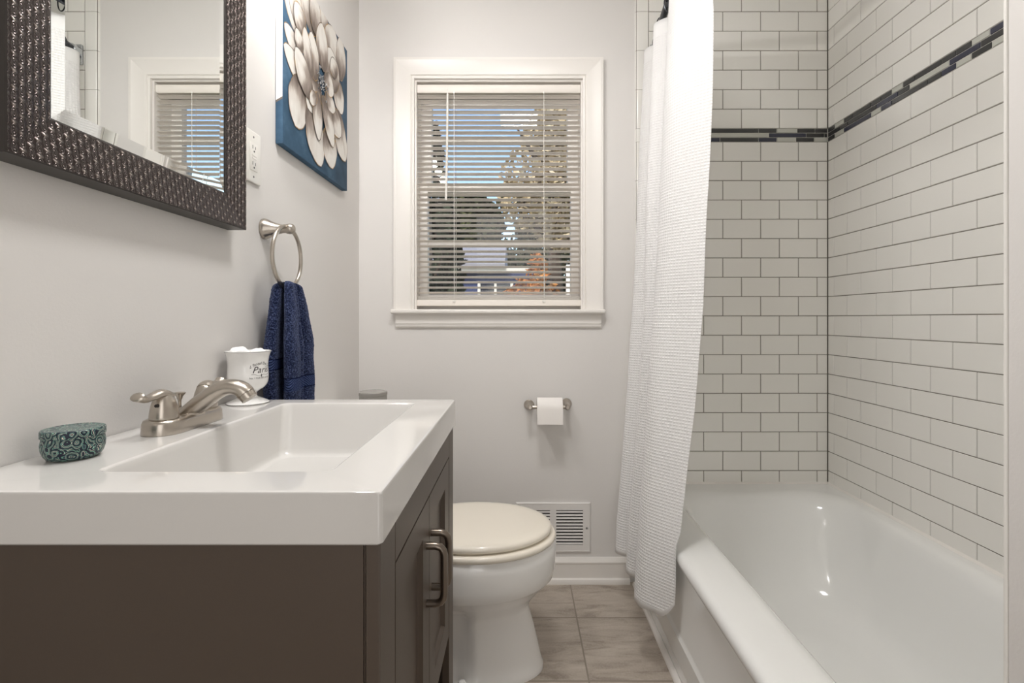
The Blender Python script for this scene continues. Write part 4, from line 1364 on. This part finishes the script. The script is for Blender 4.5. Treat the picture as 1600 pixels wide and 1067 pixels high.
def petal(base, tip, hw, lift, grow, mi, seed):
    A, B = onc(*base), onc(*tip)
    ax = (B - A); ln = ax.length
    ax.normalize()
    pv = Vector((-ax.y, ax.x))
    # half width: converted with the local scale, foreshortened direction handled on the canvas itself
    c0, c1 = onc((base[0] + tip[0]) / 2 - hw, (base[1] + tip[1]) / 2), onc((base[0] + tip[0]) / 2 + hw, (base[1] + tip[1]) / 2)
    wd = abs(c1.x - c0.x) / 2 * (0.55 + 0.45 * abs(pv.x)) * 1.3
    rows_ = []
    NT, NW = 22, 6
    for i in range(NT + 1):
        t = i / NT
        wprof = (math.sin(PI * min(1, t ** 0.72)) ** 0.62 if 0 < t < 1 else 0.0) * (0.62 + 0.5 * t) * 0.93
        wv = 1 + 0.10 * noise.noise(Vector((t * 4, seed * 3.1, 0)))
        row = []
        for j in range(NW + 1):
            s = j / NW * 2 - 1
            cen = A + ax * (ln * (t * (1 + grow * 0.0) ))
            cen += ax * (grow * (2 * t - 1))
            cen += pv * (0.06 * ln * math.sin(t * PI) * (1 if int(seed) % 2 else -1) * 0.5)
            p = cen + pv * s * ((wd * wprof * wv) + (grow if 0 < t < 1 else 0))
            p = clampc(p)
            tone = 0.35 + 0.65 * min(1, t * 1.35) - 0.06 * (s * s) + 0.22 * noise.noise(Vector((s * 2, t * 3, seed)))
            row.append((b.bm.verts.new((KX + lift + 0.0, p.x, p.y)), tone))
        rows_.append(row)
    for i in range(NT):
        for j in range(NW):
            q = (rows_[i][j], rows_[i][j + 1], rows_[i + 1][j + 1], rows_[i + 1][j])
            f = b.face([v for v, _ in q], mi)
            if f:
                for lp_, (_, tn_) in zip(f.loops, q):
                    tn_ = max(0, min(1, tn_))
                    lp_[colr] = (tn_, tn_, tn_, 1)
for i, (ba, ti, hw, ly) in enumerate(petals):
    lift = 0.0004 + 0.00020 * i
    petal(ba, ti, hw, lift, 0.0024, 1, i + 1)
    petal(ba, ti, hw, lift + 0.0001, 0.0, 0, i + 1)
# stamens: little raised strokes in the middle
cen = onc(398, 432)
rnd = random.Random(3)
for q in range(70):
    a = rnd.uniform(0, 2 * PI); r_ = abs(rnd.gauss(0, 0.020))
    y, z = cen.x + r_ * math.cos(a) * 1.3, cen.y + r_ * math.sin(a) * 1.25
    b.tube([(KX + 0.0068, y, z), (KX + 0.0082, y + rnd.gauss(0, .004), z + rnd.gauss(0, .006))], [0.0018, 0.0011], 6, mi=2)
# the flower wraps on to the near edge of the canvas
zs = KZ0 + 0.115
for mi, oz, l_ in ((1, 0.0, 0.0003), (0, 0.006, 0.0006)):
    vv = [b.bm.verts.new(p) for p in ((KX - 0.001, KY0 - l_, zs + oz + 0.004), (XL + 0.002, KY0 - l_, zs + oz - 0.006), (XL + 0.002, KY0 - l_, KZ1 - 0.002), (KX - 0.001, KY0 - l_, KZ1 - 0.002))]
    f = b.face(vv, mi)
    for lp_ in f.loops:
        lp_[colr] = (0.95, 0.95, 0.95, 1)
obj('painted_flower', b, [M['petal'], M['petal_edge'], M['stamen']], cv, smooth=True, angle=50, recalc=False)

# ------------------------------------------------------------------ vanity light above the mirror (above the frame of the photo)
vl = thing('vanity_light', 'three globe brushed nickel vanity light on the wall above the mirror', 'light fixture', (XL, 0.9, 2.02))
b = MB()
b.box(XL + 0.0005, XL + 0.022, 0.66, 1.14, 2.09, 2.16, bev=0.006)
for yy in (0.72, 0.90, 1.08):
    b.tube([(XL + 0.02, yy, 2.125), (XL + 0.085, yy, 2.125), (XL + 0.10, yy, 2.12), (XL + 0.105, yy, 2.10)], 0.008, 12)
    b.lathe([(0.02, 0.0), (0.026, -0.02), (0.026, -0.03)], (XL + 0.105, yy, 2.105), 'Z', 24)
obj('back_plate', b, M['nickel'], vl)
for yy in (0.72, 0.90, 1.08):
    b = MB()
    bmesh.ops.create_uvsphere(b.bm, u_segments=24, v_segments=16, radius=0.024)
    for v in b.bm.verts:
        v.co += Vector((XL + 0.105, yy, 2.052))
    obj('globe', b, M['globe'], vl)
